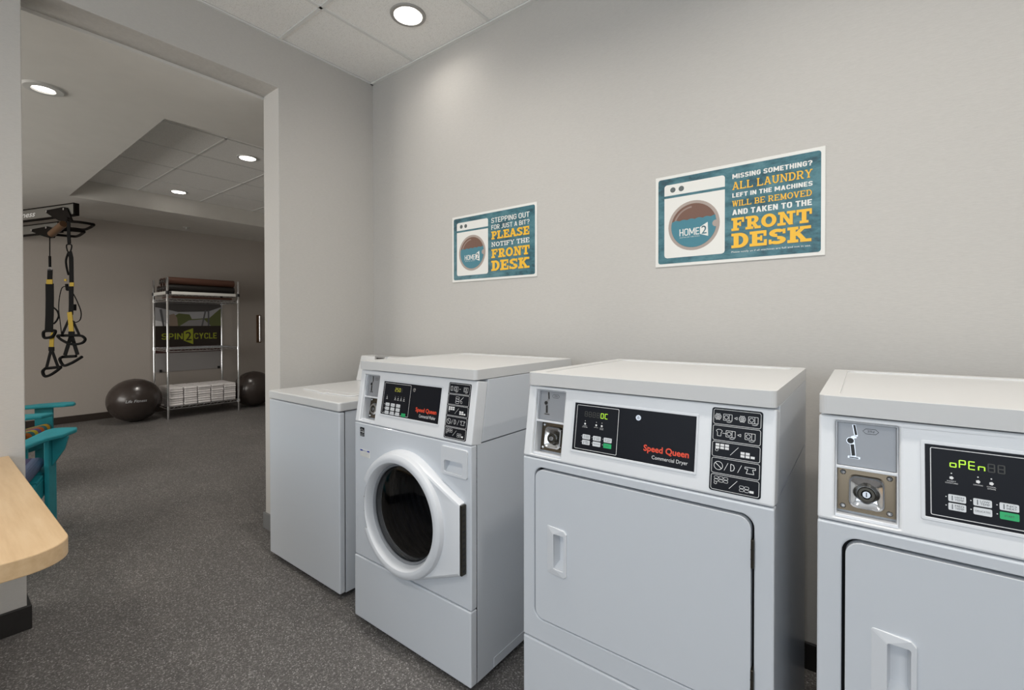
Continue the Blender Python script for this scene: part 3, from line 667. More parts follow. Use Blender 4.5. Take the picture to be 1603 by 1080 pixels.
def make_dryer(name, label, X0, Y0, disp):
    D, zs, zt = .70, .882, 1.096
    t = thing(name, label, 'dryer', (X0, Y0, 0))
    cabinet(t, zs-.002, D); feet(t, D)
    finish('kick_panel', BX(0, W, 0, .03, .024, .3245), M_WHITE, t, bevel=.005)
    dx0, dx1, dz0, dz1 = .042, .643, .394, .855
    finish('front_panel', plate(rect(0, W, .3275, zs-.002), [rrect(dx0, dx1, dz0, dz1, .03, 8)], 0, .03), M_WHITE, t, bevel=.0045)
    finish('door_gap', BX(dx0-.01, dx1+.01, .0275, .0295, dz0-.01, dz1+.01), M_GAP, t)
    g = .006
    dr = finish('door', plate(rrect(dx0+g, dx1-g, dz0+g, dz1-g, .027, 8), [rect(.112, .152, .566, .672)], -.003, .018), M_WHITE, t, bevel=.0025)
    bm = plate([(.090, .553), (.092, .549), (.150, .549), (.158, .556), (.158, .678), (.150, .6865), (.092, .690), (.090, .686)], [rrect(.1145, .1495, .568, .670, .004, 3)], -.0085, -.001)
    for v in bm.verts:
        if v.co.x < .095: v.co.y = max(v.co.y, -.0035)
    finish('door_handle', bm, M_WHITE2, dr, bevel=.003)
    bm = bmesh.new(); vv = [bm.verts.new(p) for p in ((.113, -.004, .567), (.151, -.004, .567), (.151, -.004, .671), (.113, -.004, .671), (.120, .020, .585), (.146, .020, .585), (.146, .022, .664), (.120, .022, .664))]
    for f in ((0, 1, 5, 4), (1, 2, 6, 5), (2, 3, 7, 6), (3, 0, 4, 7), (4, 5, 6, 7)): bm.faces.new([vv[i] for i in f])
    finish('handle_pocket', bm, M_WHITE2, dr)
    for z0, z1 in ((.737, .801), (.442, .506)):
        h = finish('hinge', BX(.6375, .6435, -.006, .012, z0, z1), M_HINGE, t, bevel=.001, seg=1)
        for q in range(1, 3): finish('knuckle_line', BX(.637, .644, -.0066, -.0058, z0+(z1-z0)*q/3-.0006, z0+(z1-z0)*q/3+.0006), M_SLOT, h)
    housing(t, zs, zt, D); fascia(t, zs, zt); coin_unit(t, zs); control_panel(t, zs, 'Dryer', 0, disp); sticker(t, zs)
    lid(t, zt+.002, 1.137, .026, D+.005)
    finish('back_panel', BX(.08, W-.08, D, D+.012, .3, .8), M_STEEL, t)
    bm = bmesh.new(); lathe(bm, [(.05, D+.01), (.05, D+.14)], (W/2, 0, .12), 'Y', 24); finish('exhaust_duct', bm, M_STEEL, t, smooth=40)
    return t
make_dryer('dryer', 'white coin-operated dryer in the middle of the row, unlit display showing one green digit pair', -.837, 1.152,
           dict(text='....0C', x=.2035, step=.0125, w=.0075, h=.013, z=1.0235, mat=M_LED))
make_dryer('dryer', 'white coin-operated dryer at the right edge, display reading open in green', -.075, 1.152,
           dict(text='oPEn..', x=.2045, step=.0125, w=.0078, h=.0135, z=1.0225, mat=M_LED))

# ---- front-loading washer
def make_washer(X0, Y0):
    D, zs, zt = .69, .866, 1.089
    t = thing('front_load_washer', 'white front-loading coin washer with round dark glass door', 'washer', (X0, Y0, 0))
    cabinet(t, zs-.002, D); feet(t, D)
    finish('kick_panel', BX(0, W, -.004, .03, .024, .2885), M_WHITE, t, bevel=.005)
    cx, cz = .3415, .552
    finish('front_panel', plate(rect(0, W, .2915, zs-.002), [circ(cx, cz, .205, 48), rect(.556, .648, .758, .800)], 0, .03), M_WHITE, t, bevel=.0045)
    # door leaf: round on the left, running out to a hinge on the right
    HX, HZ0, HZ1 = .652, .412, .664
    def outline(r, hx, z0, z1):
        c = Vector((cx, cz)); out = []
        for sgn, zz in ((1, z1), (-1, z0)):
            p = Vector((hx, zz)); dv = p-c; L = dv.length; a = math.atan2(dv.y, dv.x)+sgn*math.acos(r/L)
            out.append((p, a))
        pts = [(hx, z0), (hx, z1)]; a0, a1 = out[0][1], out[1][1]+2*math.pi
        for i in range(49):
            a = a0+(a1-a0)*i/48
            k = 1+.05*math.exp(-(((a-math.pi)/.42)**4))
            pts.append((cx+r*k*math.cos(a), cz+r*k*math.sin(a)))
        return pts
    bm = bmesh.new(); prev = None
    layers = [(outline(.244, HX, HZ0, HZ1), .0), (outline(.242, HX, HZ0, HZ1), -.020), (outline(.236, HX-.003, HZ0+.004, HZ1-.004), -.033), (outline(.230, HX-.009, HZ0+.010, HZ1-.010), -.037)]
    n = len(layers[0][0])
    for o_, y in layers:
        ring = []
        for a, b in o_:
            q = max(0, min(1, (a-cx-.17)/(HX-cx-.17))); th = abs(math.atan2(b-cz, -(a-cx)))
            ring.append(bm.verts.new((a, -.012 if th < .47 and y < -.015 else y*(1-.30*q), b)))
        if prev:
            for i in range(n): bm.faces.new((prev[i], prev[(i+1) % n], ring[(i+1) % n], ring[i]))
        prev = ring
    es = [bm.edges.get((prev[i], prev[(i+1) % n])) for i in range(n)]
    inner = [bm.verts.new((a, -.030, b)) for a, b in circ(cx, cz, .205, 48)]
    es += [bm.edges.new((inner[i], inner[(i+1) % 48])) for i in range(48)]
    bmesh.ops.triangle_fill(bm, edges=es, use_beauty=True)
    dr = finish('door', bm, M_WHITE2, t, smooth=28)
    bm = bmesh.new(); prev = None; NR = 96
    for r_, y in ((.2385, -.010), (.2375, -.034), (.2330, -.046), (.2240, -.0525), (.2130, -.0535), (.2035, -.0510), (.1990, -.0460), (.1905, -.018), (.1905, .004)):
        ring = []
        for i in range(NR):
            a = 2*math.pi*i/NR; th = abs(a-math.pi); yy = y
            if th < .45 and r_ > .21: yy = max(y, -.012)
            ring.append(bm.verts.new((cx+r_*math.cos(a), yy, cz+r_*math.sin(a))))
        if prev:
            for i in range(NR): bm.faces.new((prev[i], prev[(i+1) % NR], ring[(i+1) % NR], ring[i]))
        prev = ring
    finish('door_ring', bm, M_WHITE2, dr, smooth=32)
    bm = bmesh.new(); lathe(bm, [(.1905, -.016), (.187, -.020), (.183, -.018), (.181, -.010)], (cx, 0, cz), 'Y', 56); finish('chrome_ring', bm, M_GASKET, dr, smooth=60)
    bm = bmesh.new(); lathe(bm, [(.182, -.010), (.165, -.016), (.12, -.021), (.06, -.024), (.0, -.025)], (cx, 0, cz), 'Y', 48); finish('door_glass', bm, M_GLASS, dr, smooth=60, label='round dark glass')
    # grip pocket at the left of the ring
    bm = bmesh.new(); prev = None
    for a in range(156, 207, 4):
        ring = [bm.verts.new((cx+r_*math.cos(R(a)), y, cz+r_*math.sin(R(a)))) for r_, y in ((.2040, -.0515), (.2075, -.044), (.2125, -.026))]
        if prev:
            for k in range(2): bm.faces.new((prev[k], prev[k+1], ring[k+1], ring[k]))
        prev = ring
    finish('grip_pocket', bm, M_COINGREY, dr)
    for a in (172, 188):
        bm = bmesh.new(); lathe(bm, [(.0, -.0475), (.003, -.047), (.0035, -.044)], (cx+.2095*math.cos(R(a)), 0, cz+.2095*math.sin(R(a))), 'Y', 10); finish('screw', bm, M_SLOT, dr)
    hg = finish('hinge', BX(HX-.001, HX+.008, -.024, -.001, HZ0+.004, HZ1-.004), M_HINGE, t, bevel=.001, seg=1)
    for q in range(12):
        z = HZ0+.018+q*(HZ1-HZ0-.036)/11; finish('hinge_slot', BX(HX+.006, HX+.0086, -.018, -.008, z-.0035, z+.0035), M_SLOT, hg)
    # drum behind the glass
    bm = bmesh.new(); prof = [(.205, .03), (.20, .05), (.232, .07)]
    for q in range(9): prof += [(.232, .085+q*.032), (.226, .095+q*.032), (.232, .105+q*.032)]
    prof += [(.225, .385), (.16, .40), (.15, .39), (.08, .40), (.0, .395)]
    lathe(bm, prof, (cx, 0, cz), 'Y', 48); finish('drum', bm, M_DRUM, t, smooth=30)
    for a in (35, 155, 275):
        bm = bmesh.new(); c = Vector((cx+.215*math.cos(R(a)), .08, cz+.215*math.sin(R(a)))); b_ = c+Vector((0, .28, 0))
        tube(bm, [c, (c+b_)/2, b_], .026, 10); finish('drum_baffle', bm, M_DRUM, t, smooth=50)
    # soap drawer
    dd = finish('detergent_drawer', plate(rrect(.540, .669, .748, .848, .008, 4), [rrect(.556, .648, .758, .800, .008, 4)], -.007, .002), M_WHITE2, t, bevel=.003)
    bm = bmesh.new(); prev = None
    for z, y in ((.801, -.001), (.800, .020), (.790, .024), (.775, .018), (.762, .006), (.757, -.004)):
        ring = [bm.verts.new((x, y, z)) for x in (.554, .650)]
        if prev: bm.faces.new((prev[0], prev[1], ring[1], ring[0]))
        prev = ring
    finish('finger_scoop', bm, M_WHITE2, dd, smooth=80)
    # labels on the front
    lb = finish('energy_label', BX(.040, .069, -.0012, 0, .808, .846), M_PANEL, t)
    bm = bmesh.new(); y = -.0016
    pline(bm, [(.043+.023*q/10, .828+.011*math.sin(math.pi*(.15+.8*q/10))) for q in range(11)], .0013, y); txt(bm, 'energy', .043, .062, .822, .831, y, shear=.3)
    st_ = [(.064+(.0042 if q % 2 == 0 else .0017)*math.sin(math.pi*q/5), .826+(.0042 if q % 2 == 0 else .0017)*math.cos(math.pi*q/5)) for q in range(10)]; poly(bm, st_, y)
    txt(bm, 'ENERGY STAR', .042, .067, .8105, .8145, y); line(bm, .041, .818, .068, .818, .0006, y); finish('print', bm, M_INK, lb)
    lb = finish('notice_label', BX(.040, .107, -.0010, 0, .722, .752), M_SIGNW, t)
    for xa, xb in ((.041, .058), (.089, .106)): bm = bmesh.new(); poly(bm, rect(xa, xb, .7455, .7515), -.0013); finish('blue_bar', bm, M_BLUE, lb)
    bm = bmesh.new(); txt(bm, 'NOTICE', .061, .086, .746, .751, -.0013); finish('heading', bm, M_BLUE, lb)
    bm = bmesh.new()
    for q in range(4): txt(bm, ('Use low sudsing detergent', 'Do not overload machine', 'Keep door closed in use', 'See instructions on lid')[q], .042, .103-.006*(q % 2), .7395-.0052*q, .7427-.0052*q, -.0013)
    finish('small_print', bm, M_GREYINK, lb)
    finish('toe_flange', BX(W-.0013, W+.0012, .12, D-.01, .026, .062), M_WHITE, t, bevel=.001, seg=1)
    housing(t, zs, zt, D); fascia(t, zs, zt); coin_unit(t, zs, round_lock=True)
    control_panel(t, zs, 'Washer', -.009, dict(text='250.', x=.246, step=.0125, w=.0075, h=.013, z=1.0235, mat=M_LEDAMB)); sticker(t, zs, True)
    lid(t, zt+.002, 1.127, .024, D+.005)
    return t
make_washer(-1.756, 1.172)

# ---- top-loading washer
def make_toploader(X0, Y0):
    D = .69
    t = thing('top_load_washer', 'plain white top-loading washer in the corner beside the doorway', 'washer', (X0, Y0, 0))
    cabinet(t, .876, D); feet(t, D)
    finish('front_panel', BX(0, W, 0, .03, .026, .875), M_WHITE, t, bevel=.006)
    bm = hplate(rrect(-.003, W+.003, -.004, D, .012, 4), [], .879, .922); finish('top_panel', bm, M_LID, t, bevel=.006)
    ol = [(.16, .125), (.30, .120), (.315, .100), (.375, .100), (.39, .120), (.55, .125), (.575, .15), (.575, .50), (.555, .52), (.13, .52), (.11, .50), (.11, .15), (.13, .125)]
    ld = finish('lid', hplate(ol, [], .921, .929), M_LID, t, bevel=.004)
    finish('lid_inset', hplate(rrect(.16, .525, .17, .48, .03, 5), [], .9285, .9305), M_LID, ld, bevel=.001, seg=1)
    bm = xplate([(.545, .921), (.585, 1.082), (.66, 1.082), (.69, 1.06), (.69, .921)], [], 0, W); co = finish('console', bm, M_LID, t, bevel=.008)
    finish('coin_slide', BX(.165, .275, .572, .602, 1.045, 1.0865), M_CHROME, co, bevel=.003)
    finish('coin_slot', BX(.185, .255, .5705, .5725, 1.058, 1.076), M_SLOT, co)
    return t
make_toploader(-2.612, 1.205)

# ================================================================== signs on the wall
def make_sign(name, label, X0, Z0, lines, big):
    t = thing(name, label, 'sign', (X0, WY, Z0))
    SWd, SH = .628, .397
    finish('board', BX(0, SWd, -.004, 0, 0, SH), M_SIGNW, t, bevel=.0008, seg=1)
    fld = finish('teal_field', plate(rrect(.013, .615, .013, .384, .010), [], -.0046, -.004), M_TEAL, t)
    ic = finish('machine_icon', plate([(.040, .3095), (.288, .3095)]+[p for p in rrect(.040, .288, .20, .357, .012) if p[1] > .3], [], -.0050, -.0046), M_SIGNW, t)
    finish('icon_body', plate([p for p in rrect(.040, .288, .037, .38, .012) if p[1] < .2]+[(.288, .2985), (.040, .2985)][::-1][::-1], [], -.0050, -.0046) if False else plate([(.040, .2985), (.040, .049), (.0435, .0405), (.052, .037), (.276, .037), (.2845, .0405), (.288, .049), (.288, .2985)], [], -.0050, -.0046), M_SIGNW, ic)
    bm = bmesh.new()
    for cx in (.077, .113): poly(bm, circ(cx, .3325, .0115, 20), -.0053)
    finish('icon_knobs', bm, M_SLATE, ic)
    C = (.1635, .168)
    bm = bmesh.new(); poly(bm, circ(*C, .1055, 48), -.0053); finish('icon_ring', bm, M_RING, ic)
    bm = bmesh.new(); poly(bm, circ(*C, .0930, 48), -.0056); finish('icon_window', bm, M_BROWN, ic)
    bm = bmesh.new()
    for r_, a0, a1 in ((.080, 95, 165),): pline(bm, circ(C[0], C[1], r_, 14, a0=a0, a1=a1), .007, -.0058)
    finish('icon_glint', bm, M_RING2, ic)
    # water with a wavy surface
    bm = bmesh.new(); top = []
    for q in range(33):
        x = C[0]-.0885+.177*q/32; top.append((x, .190+.005*abs(math.sin(q*.55))+.006*q/32))
    bot = [(C[0]+.0925*math.cos(R(a)), C[1]+.0925*math.sin(R(a))) for a in [14-(208*i/40) for i in range(41)]]
    poly(bm, top+bot, -.0060); finish('icon_water', bm, M_WATER, ic)
    bm = bmesh.new(); poly(bm, circ(C[0]+.0905, C[1]-.002, .014, 20), -.0062); finish('icon_latch', bm, M_RING, ic)
    bm = bmesh.new(); sans_txt(bm, 'HOME', .106, .188, .127, .157, -.0063, .13)
    poly(bm, [(.191, .128), (.224, .116), (.222, .175), (.191, .157)], -.0063); txt(bm, 'SUITES BY HILTON', .107, .189, .1185, .1225, -.0063)
    finish('logo', bm, M_SIGNW, ic)
    bm = bmesh.new(); txt(bm, '2', .197, .218, .127, .161, -.0066, bold=.01); finish('logo_numeral', bm, M_TEAL, ic)
    for s, style, x0, x1, z0, z1 in lines:
        bm = bmesh.new(); y = -.0052
        if style == 'w': sans_txt(bm, s, x0, x1, z0, z1, y, .20)
        elif style == 's': txt(bm, s, x0, x1, z0, z1, y)
        elif style == 'n': sans_txt(bm, s, x0, x1, z0, z1, y, .145)
        elif style == 'ws': slab_txt(bm, s, x0, x1, z0, z1, y, .20, .16)
        elif style == 'y': slab_txt(bm, s, x0, x1, z0, z1, y, .185, .12, gap=.09)
        elif style == 'Y': slab_txt(bm, s, x0, x1, z0, z1, y, .26, .19, gap=.05)
        finish('lettering', bm, M_YELLOW if style in 'yY' else M_SIGNW, fld)
        if style in 'yY':   # printed drop shadow
            bm = bmesh.new(); d_ = .0022 if style == 'Y' else .0014
            slab_txt(bm, s, x0+d_, x1+d_, z0-d_, z1-d_, -.0049, .26 if style == 'Y' else .185, .19 if style == 'Y' else .12, gap=.05 if style == 'Y' else .09)
            finish('lettering_shadow', bm, M_SLATE, fld)
    return t
make_sign('notice_sign', 'teal laundry sign reading missing something, all laundry will be removed', -.740, 1.538, [
    ('MISSING SOMETHING?', 'w', .316, .588, .3345, .3535), ('ALL LAUNDRY', 'y', .316, .5885, .290, .321), ('LEFT IN THE MACHINES', 'w', .316, .589, .259, .2765),
    ('WILL BE REMOVED', 'y', .316, .587, .2225, .246), ('AND TAKEN TO THE', 'w', .316, .587, .188, .210), ('FRONT', 'Y', .313, .587, .1245, .1765), ('DESK', 'Y', .313, .586, .055, .114),
    ('Please notify us if all machines are full and not in use.', 's', .313, .585, .034, .043)], True)
make_sign('notice_sign', 'teal laundry sign reading stepping out, please notify the front desk', -2.008, 1.540, [
    ('STEPPING OUT', 'n', .313, .580, .3225, .3515), ('FOR JUST A BIT?', 'n', .313, .580, .285, .311), ('PLEASE', 'Y', .313, .580, .229, .275),
    ('NOTIFY THE', 'ws', .313, .580, .187, .213), ('FRONT', 'Y', .313, .580, .1225, .173), ('DESK', 'Y', .312, .580, .0495, .108)], False)

# ================================================================== wooden counter at the left
t = thing('wall_counter', 'light maple counter with rounded corner at lower left', 'counter', (PX, .245, 0))
ol = [(0.002, 0)]+[(1.255-.09+.09*math.sin(R(a)), -.09+.09*math.cos(R(a))) for a in range(0, 91, 9)]+[(1.255, -1.6), (0.002, -1.6)]
finish('counter_top', hplate(ol, [], .700, .745), M_WOOD, t, bevel=.003, seg=2)
for yy in (-.75, -1.5): finish('bracket', xplate([(yy, .70), (yy, .69), (yy+.04, .69), (yy+.04, .70)], [], .0, .6) if False else BX(.002, .7, yy, yy+.04, .655, .700), M_STEEL, t)
finish('support_leg', BX(1.08, 1.14, -1.45, -1.39, 0, .70), M_STEEL, t)

# ================================================================== gym
# ---- exercise balls
def ball(label, x, y, r, logo):
    t = thing('exercise_ball', label, 'exercise ball', (x, y, 0))
    bm = bmesh.new(); prof = []
    for i in range(33):
        a = -math.pi/2+math.pi*i/32; rr = r*math.cos(a); h = r*.955+r*.955*math.sin(a)
        prof.append((max(rr, .0005), h+.0022*math.cos(a*26)*max(0, math.cos(a))))
    prof[0] = (.06, .0); lathe(bm, prof, n=48, closed=True); finish('ball_skin', bm, M_BALL, t, smooth=60)
    bm = bmesh.new(); lathe(bm, [(.012, .0), (.012, .006), (.0, .006)], (0, 0, r*1.91-.004), 'Z', 12); finish('valve_plug', bm, M_MATBLK, t)
    if logo:
        bm = bmesh.new(); txt(bm, 'Life Fitness', -.11, .11, -.018, .018, 0, bold=.01, shear=.25)
        d0 = (Vector((0, 0, 0))-Vector((x, y, 0))).normalized(); ang = math.atan2(d0.y, d0.x)
        for v in bm.verts:     # wrap the print round the ball
            th = ang+(v.co.x+.02)/r; ph = R(4)+v.co.z/r; v.co = Vector((r*1.006*math.cos(ph)*math.cos(th), r*1.006*math.cos(ph)*math.sin(th), r*.955*(1+1.006*math.sin(ph))))
        finish('logo', bm, M_GREYINK, t)
    return t
ball('dark exercise ball left of the wire rack', -7.67, 1.80, .293, True)
ball('dark exercise ball right of the wire rack, partly behind the doorway edge', -7.61, 3.27, .283, False)

# ---- chrome wire rack (turned a little from the wall)
FL = Vector((-7.42, 2.10, 0)); RL, RD, ra = .868, .645, R(88.35)
t = thing('wire_rack', 'chrome wire shelving rack against the far gym wall', 'shelving rack', FL, ra)
for x, y in ((0, 0), (RL, 0), (0, RD), (RL, RD)):
    bm = bmesh.new(); lathe(bm, [(.0, 0), (.012, .0), (.012, .02), (.0145, .02), (.0145, 1.905), (.012, 1.912), (.0, 1.915)], (x, y, 0), 'Z', 14); po = finish('post', bm, M_CHROME, t, smooth=40)
def wire_shelf(z, strip=False):
    bm = bmesh.new(); r_ = .0045
    for dz in (0, -.032):
        tube(bm, [(0, 0, z+dz), (RL, 0, z+dz)], r_, 6); tube(bm, [(0, RD, z+dz), (RL, RD, z+dz)], r_, 6); tube(bm, [(0, 0, z+dz), (0, RD, z+dz)], r_, 6); tube(bm, [(RL, 0, z+dz), (RL, RD, z+dz)], r_, 6)
    sh = finish('wire_shelf', bm, M_CHROME, t, smooth=60)
    bm = bmesh.new(); n = 20
    for y in (0, RD): tube(bm, [(RL*i/n, y, z-.032*(i % 2)) for i in range(n+1)], .003, 5)
    for x in (0, RL): tube(bm, [(x, RD*i/8, z-.032*(i % 2)) for i in range(9)], .003, 5)
    finish('truss_wire', bm, M_CHROME, sh)
    bm = bmesh.new()
    for i in range(1, 34): tube(bm, [(RL*i/34, 0, z+.003), (RL*i/34, RD, z+.003)], .0022, 4)
    for y in (.16, .32, .48): tube(bm, [(0, y, z-.003), (RL, y, z-.003)], .003, 5)
    finish('wire_grid', bm, M_CHROME, sh)
    for x, y in ((0, 0), (RL, 0), (0, RD), (RL, RD)):
        bm = bmesh.new(); lathe(bm, [(.0155, z-.034), (.0215, z-.034), (.0185, z+.008), (.0155, z+.008)], (x, y, 0), 'Z', 14); finish('collar', bm, M_BLACK if strip else M_CHROME, sh, smooth=40)
    if strip:
        finish('label_strip', BX(.045, RL-.035, -.010, -.005, z-.034, z+.006), M_SIGNW, sh); finish('label_strip', BX(-.010, -.005, .04, RD-.04, z-.034, z+.006), M_SIGNW, sh)
wire_shelf(1.722, True); wire_shelf(1.628); wire_shelf(.945); wire_shelf(.165)
RM = Matrix.Translation(FL) @ Matrix.Rotation(ra, 4, 'Z')
rows = [(.075+.118*i, .052, M_MATBLK) for i in range(5)]+[(.134+.118*i-.059*(1 if i == 0 else 1), .052+.098, M_MAT) for i in range(4)]
mat_names = ['black rolled exercise mat, front of the lower row on rack top', 'black rolled exercise mat, second in the lower row on rack top', 'black rolled exercise mat, third in the lower row on rack top', 'black rolled exercise mat, fourth in the lower row on rack top',
             'black rolled exercise mat, rearmost of the lower row on rack top', 'bronze rolled exercise mat, front of the upper row on rack top', 'bronze rolled exercise mat, second in the upper row on rack top', 'bronze rolled exercise mat, third in the upper row on rack top', 'bronze rolled exercise mat, rearmost of the upper row on rack top']
for (my, mz, m), nm in zip(rows, mat_names):
    c = RM @ Vector((.025, my, 1.722+.006+mz))
    o = thing('rolled_mat', nm, 'exercise mat', c, ra, 'rolled mats on the rack top')
    bm = bmesh.new(); lathe(bm, [(.049, 0.0), (.049, RL-.06), (.0, RL-.06)], (0, 0, 0), 'X', 24); finish('roll', bm, m, o, smooth=50)
    bm = bmesh.new(); lathe(bm, [(.0, .004), (.049, .0)], (0, 0, 0), 'X', 24)
    finish('roll_end', bm, M_RING2, o)
    bm = bmesh.new(); pts = []
    for q in range(60):
        a = q*.42; rr = .004+.0415*q/59; pts.append((-.001, rr*math.cos(a), rr*math.sin(a)))
    tube(bm, pts, .0022, 4); finish('roll_spiral', bm, M_MATBLK, o)
for i in range(2):   # dark mats below, on the second shelf
    c = RM @ Vector((.05, .12+.25*i, 1.628+.0065)); o = tag(finish('folded_mat', BX(0, RL-.12, -.09, .09, 0, .034), M_MAT, bevel=.012), ['flat bronze mat at the front of the second rack shelf', 'flat bronze mat at the back of the second rack shelf'][i], 'exercise mat', 'flat mats on the second shelf')
    o.location = c; o.rotation_euler = (0, 0, ra)
# ---- folded white towels: five stacks on the bottom shelf
bm = bmesh.new()
pr = [(.006, .0), (.0, .007), (.0, .019), (.006, .0275), (.015, .029), (.49, .029), (.50, .024), (.50, .005), (.49, .0)]
v0 = [bm.verts.new((0, y, z)) for y, z in pr]; v1 = [bm.verts.new((.150, y, z)) for y, z in pr]
for i in range(len(pr)): bm.faces.new((v0[i], v0[(i+1) % len(pr)], v1[(i+1) % len(pr)], v1[i]))
bm.faces.new(v0); bm.faces.new(v1)
bmesh.ops.recalc_face_normals(bm, faces=bm.faces); tw = bpy.data.meshes.new('folded_towel'); bm.to_mesh(tw); bm.free()
names = ['leftmost', 'second from left', 'middle', 'fourth from left', 'rightmost']
ords = ['bottom', 'second from bottom', 'third from bottom', 'fourth from bottom', 'fourth from top', 'third from top', 'second from top', 'top']
for s in range(5):
    for k in range(8):
        o = link('folded_towel', tw, M_TOWEL, bevel=.005, seg=2)
        tag(o, 'white folded towel, %s of the %s stack on the rack' % (ords[k], names[s]), 'towel', 'white towels stacked on the rack')
        o.location = RM @ Vector((.026+s*.1645+random.uniform(-.002, .002), .016+random.uniform(-.007, .007), .165+.0055+k*.0305)); o.rotation_euler = (0, 0, ra+R(random.uniform(-.25, .25)))
# ---- poster behind the rack; its reflection of windows and trees is painted on
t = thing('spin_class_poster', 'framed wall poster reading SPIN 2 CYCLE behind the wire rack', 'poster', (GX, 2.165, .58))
Q = Matrix(((0, -1, 0, 0), (1, 0, 0, 0), (0, 0, 1, 0), (0, 0, 0, 1)))    # drawn in x,z facing -y  ->  facing +x
def wallprint(name, bm, m, parent): bmesh.ops.transform(bm, matrix=Q, verts=bm.verts); return finish(name, bm, m, parent)
PW = .858
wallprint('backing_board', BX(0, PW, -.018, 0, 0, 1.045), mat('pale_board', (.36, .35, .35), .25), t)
wallprint('banner', BX(0, PW, -.0195, -.018, .37, .675), M_BANNER, t); wallprint('maroon_edge', BX(0, PW, -.0195, -.018, .275, .37), M_MAROON, t)
ph = wallprint('photo_print', BX(0, PW, -.0192, -.018, .675, 1.035), mat('photo_sky_print', (.42, .42, .44), .3), t)  # upper part of the mirror, its reflection painted in flat colours
def pp(name, c, pts, y): bm = bmesh.new(); poly(bm, pts, y); wallprint(name, bm, mat('print_'+name, c, .5), ph)  # one painted shape of the reflected view
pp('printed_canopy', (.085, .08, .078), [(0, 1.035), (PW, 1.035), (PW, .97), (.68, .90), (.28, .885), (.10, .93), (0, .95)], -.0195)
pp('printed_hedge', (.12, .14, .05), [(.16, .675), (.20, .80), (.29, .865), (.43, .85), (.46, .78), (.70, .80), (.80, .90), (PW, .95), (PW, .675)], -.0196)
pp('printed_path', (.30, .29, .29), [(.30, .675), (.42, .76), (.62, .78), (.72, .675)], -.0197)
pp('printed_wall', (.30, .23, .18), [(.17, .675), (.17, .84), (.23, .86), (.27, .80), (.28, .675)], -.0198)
pp('printed_glare', (.75, .75, .76), [(0, .675), (0, .76), (.12, .73), (.13, .675)], -.0198)  # painted highlight on the mirror
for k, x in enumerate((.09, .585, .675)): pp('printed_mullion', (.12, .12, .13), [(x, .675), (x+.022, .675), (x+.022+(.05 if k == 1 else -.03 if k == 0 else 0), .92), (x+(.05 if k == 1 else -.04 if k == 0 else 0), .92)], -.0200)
bm = bmesh.new(); sans_txt(bm, 'SPIN', .075, .34, .475, .565, -.0202, .15); wallprint('lettering', bm, M_LIME, t)
bm = bmesh.new(); sans_txt(bm, 'CYCLE', .488, .80, .475, .565, -.0202, .15); wallprint('lettering', bm, M_LIME, t)
bm = bmesh.new(); poly(bm, [(.352, .455), (.475, .395), (.475, .64), (.352, .59)], -.0202); wallprint('logo_flag', bm, M_LIME, t)
bm = bmesh.new(); txt(bm, '2', .375, .455, .455, .585, -.0205, bold=.008); wallprint('logo_numeral', bm, M_BANNER, t)
for x in (.045, PW-.05): wallprint('clip', BX(x, x+.03, -.03, -.016, -.005, .035), M_BLACK, t)
# ---- vertical pull handle on the far wall
t = thing('pull_handle', 'tall polished metal pull handle on the far gym wall', 'handle', (GX, 3.61, 0))
bm = bmesh.new(); tube(bm, [(.05, 0, .985), (.05, 0, 1.42)], .014, 12); finish('bar', bm, M_CHROME, t, smooth=50)
finish('back_plate', BX(0, .008, -.038, .038, .965, 1.435), M_TUBE, t, bevel=.003)
for z in (1.03, 1.375):
    bm = bmesh.new(); tube(bm, [(.0, 0, z), (.05, 0, z)], .010, 10); finish('standoff', bm, M_CHROME, t, smooth=50)

# ---- suspension rig fixed to the far wall
DA = 4.80
eA = at_depth(115, 317, DA); zA = eA.z
a0 = at_z(36, 328, zA); bd = (eA-a0); bd.z = 0; bd.normalize()        # beam direction, pointing to its free end
bn = Vector((bd.y, -bd.x, 0))                                          # towards the camera side
if bn.dot(CAMLOC-eA) < 0: bn = -bn
t = thing('suspension_rig', 'grey steel suspension training rig with dark pull-up handles', 'exercise rig', (eA.x-bd.x*.3, eA.y-bd.y*.3, 0))
RO = Vector(t.location)
def beam(end, h):
    L = (end.x-GX)/bd.x
    s = end-bd*L; p = []
    me = bmesh.new(); X, Yv, Z = bd, -bn, Vector((0, 0, 1))
    mt = Matrix(((X.x, Yv.x, Z.x, s.x-RO.x), (X.y, Yv.y, Z.y, s.y-RO.y), (X.z, Yv.z, Z.z, s.z), (0, 0, 0, 1)))
    box(me, 0, L, .006, .012, -h+.008, -.008, mt); b = finish('rail', me, M_RAIL, t)
    me = bmesh.new(); box(me, 0, L, 0, .05, -.010, 0, mt); box(me, 0, L, 0, .05, -h, -h+.010, mt); box(me, L-.006, L, 0, .05, -h, 0, mt); finish('rail_flange', me, M_RIGBLK, b)
    me = bmesh.new(); box(me, 0, .012, -.06, .10, -h-.05, .05, mt); finish('wall_plate', me, M_RIGBLK, b)
    return b, mt, L
bA, mtA, LA = beam(eA, .128)
eB = at_depth(90.5, 346.5, 5.05); bB, mtB, LB = beam(eB, .115)
c5 = lambda x, y: (20+x/10.8, 300+y/10.8)
def on_face(end, pts, off): return [at_plane(*c5(*p), end+bn*off, bn)-RO for p in pts]
def plate3d(name, pts, th, m, parent):
    bm = bmesh.new(); f = bm.faces.new([bm.verts.new(p) for p in pts]); g = bmesh.ops.extrude_face_region(bm, geom=[f])
    bmesh.ops.translate(bm, vec=-bn*th, verts=[e for e in g['geom'] if isinstance(e, bmesh.types.BMVert)]); return finish(name, bm, m, parent)
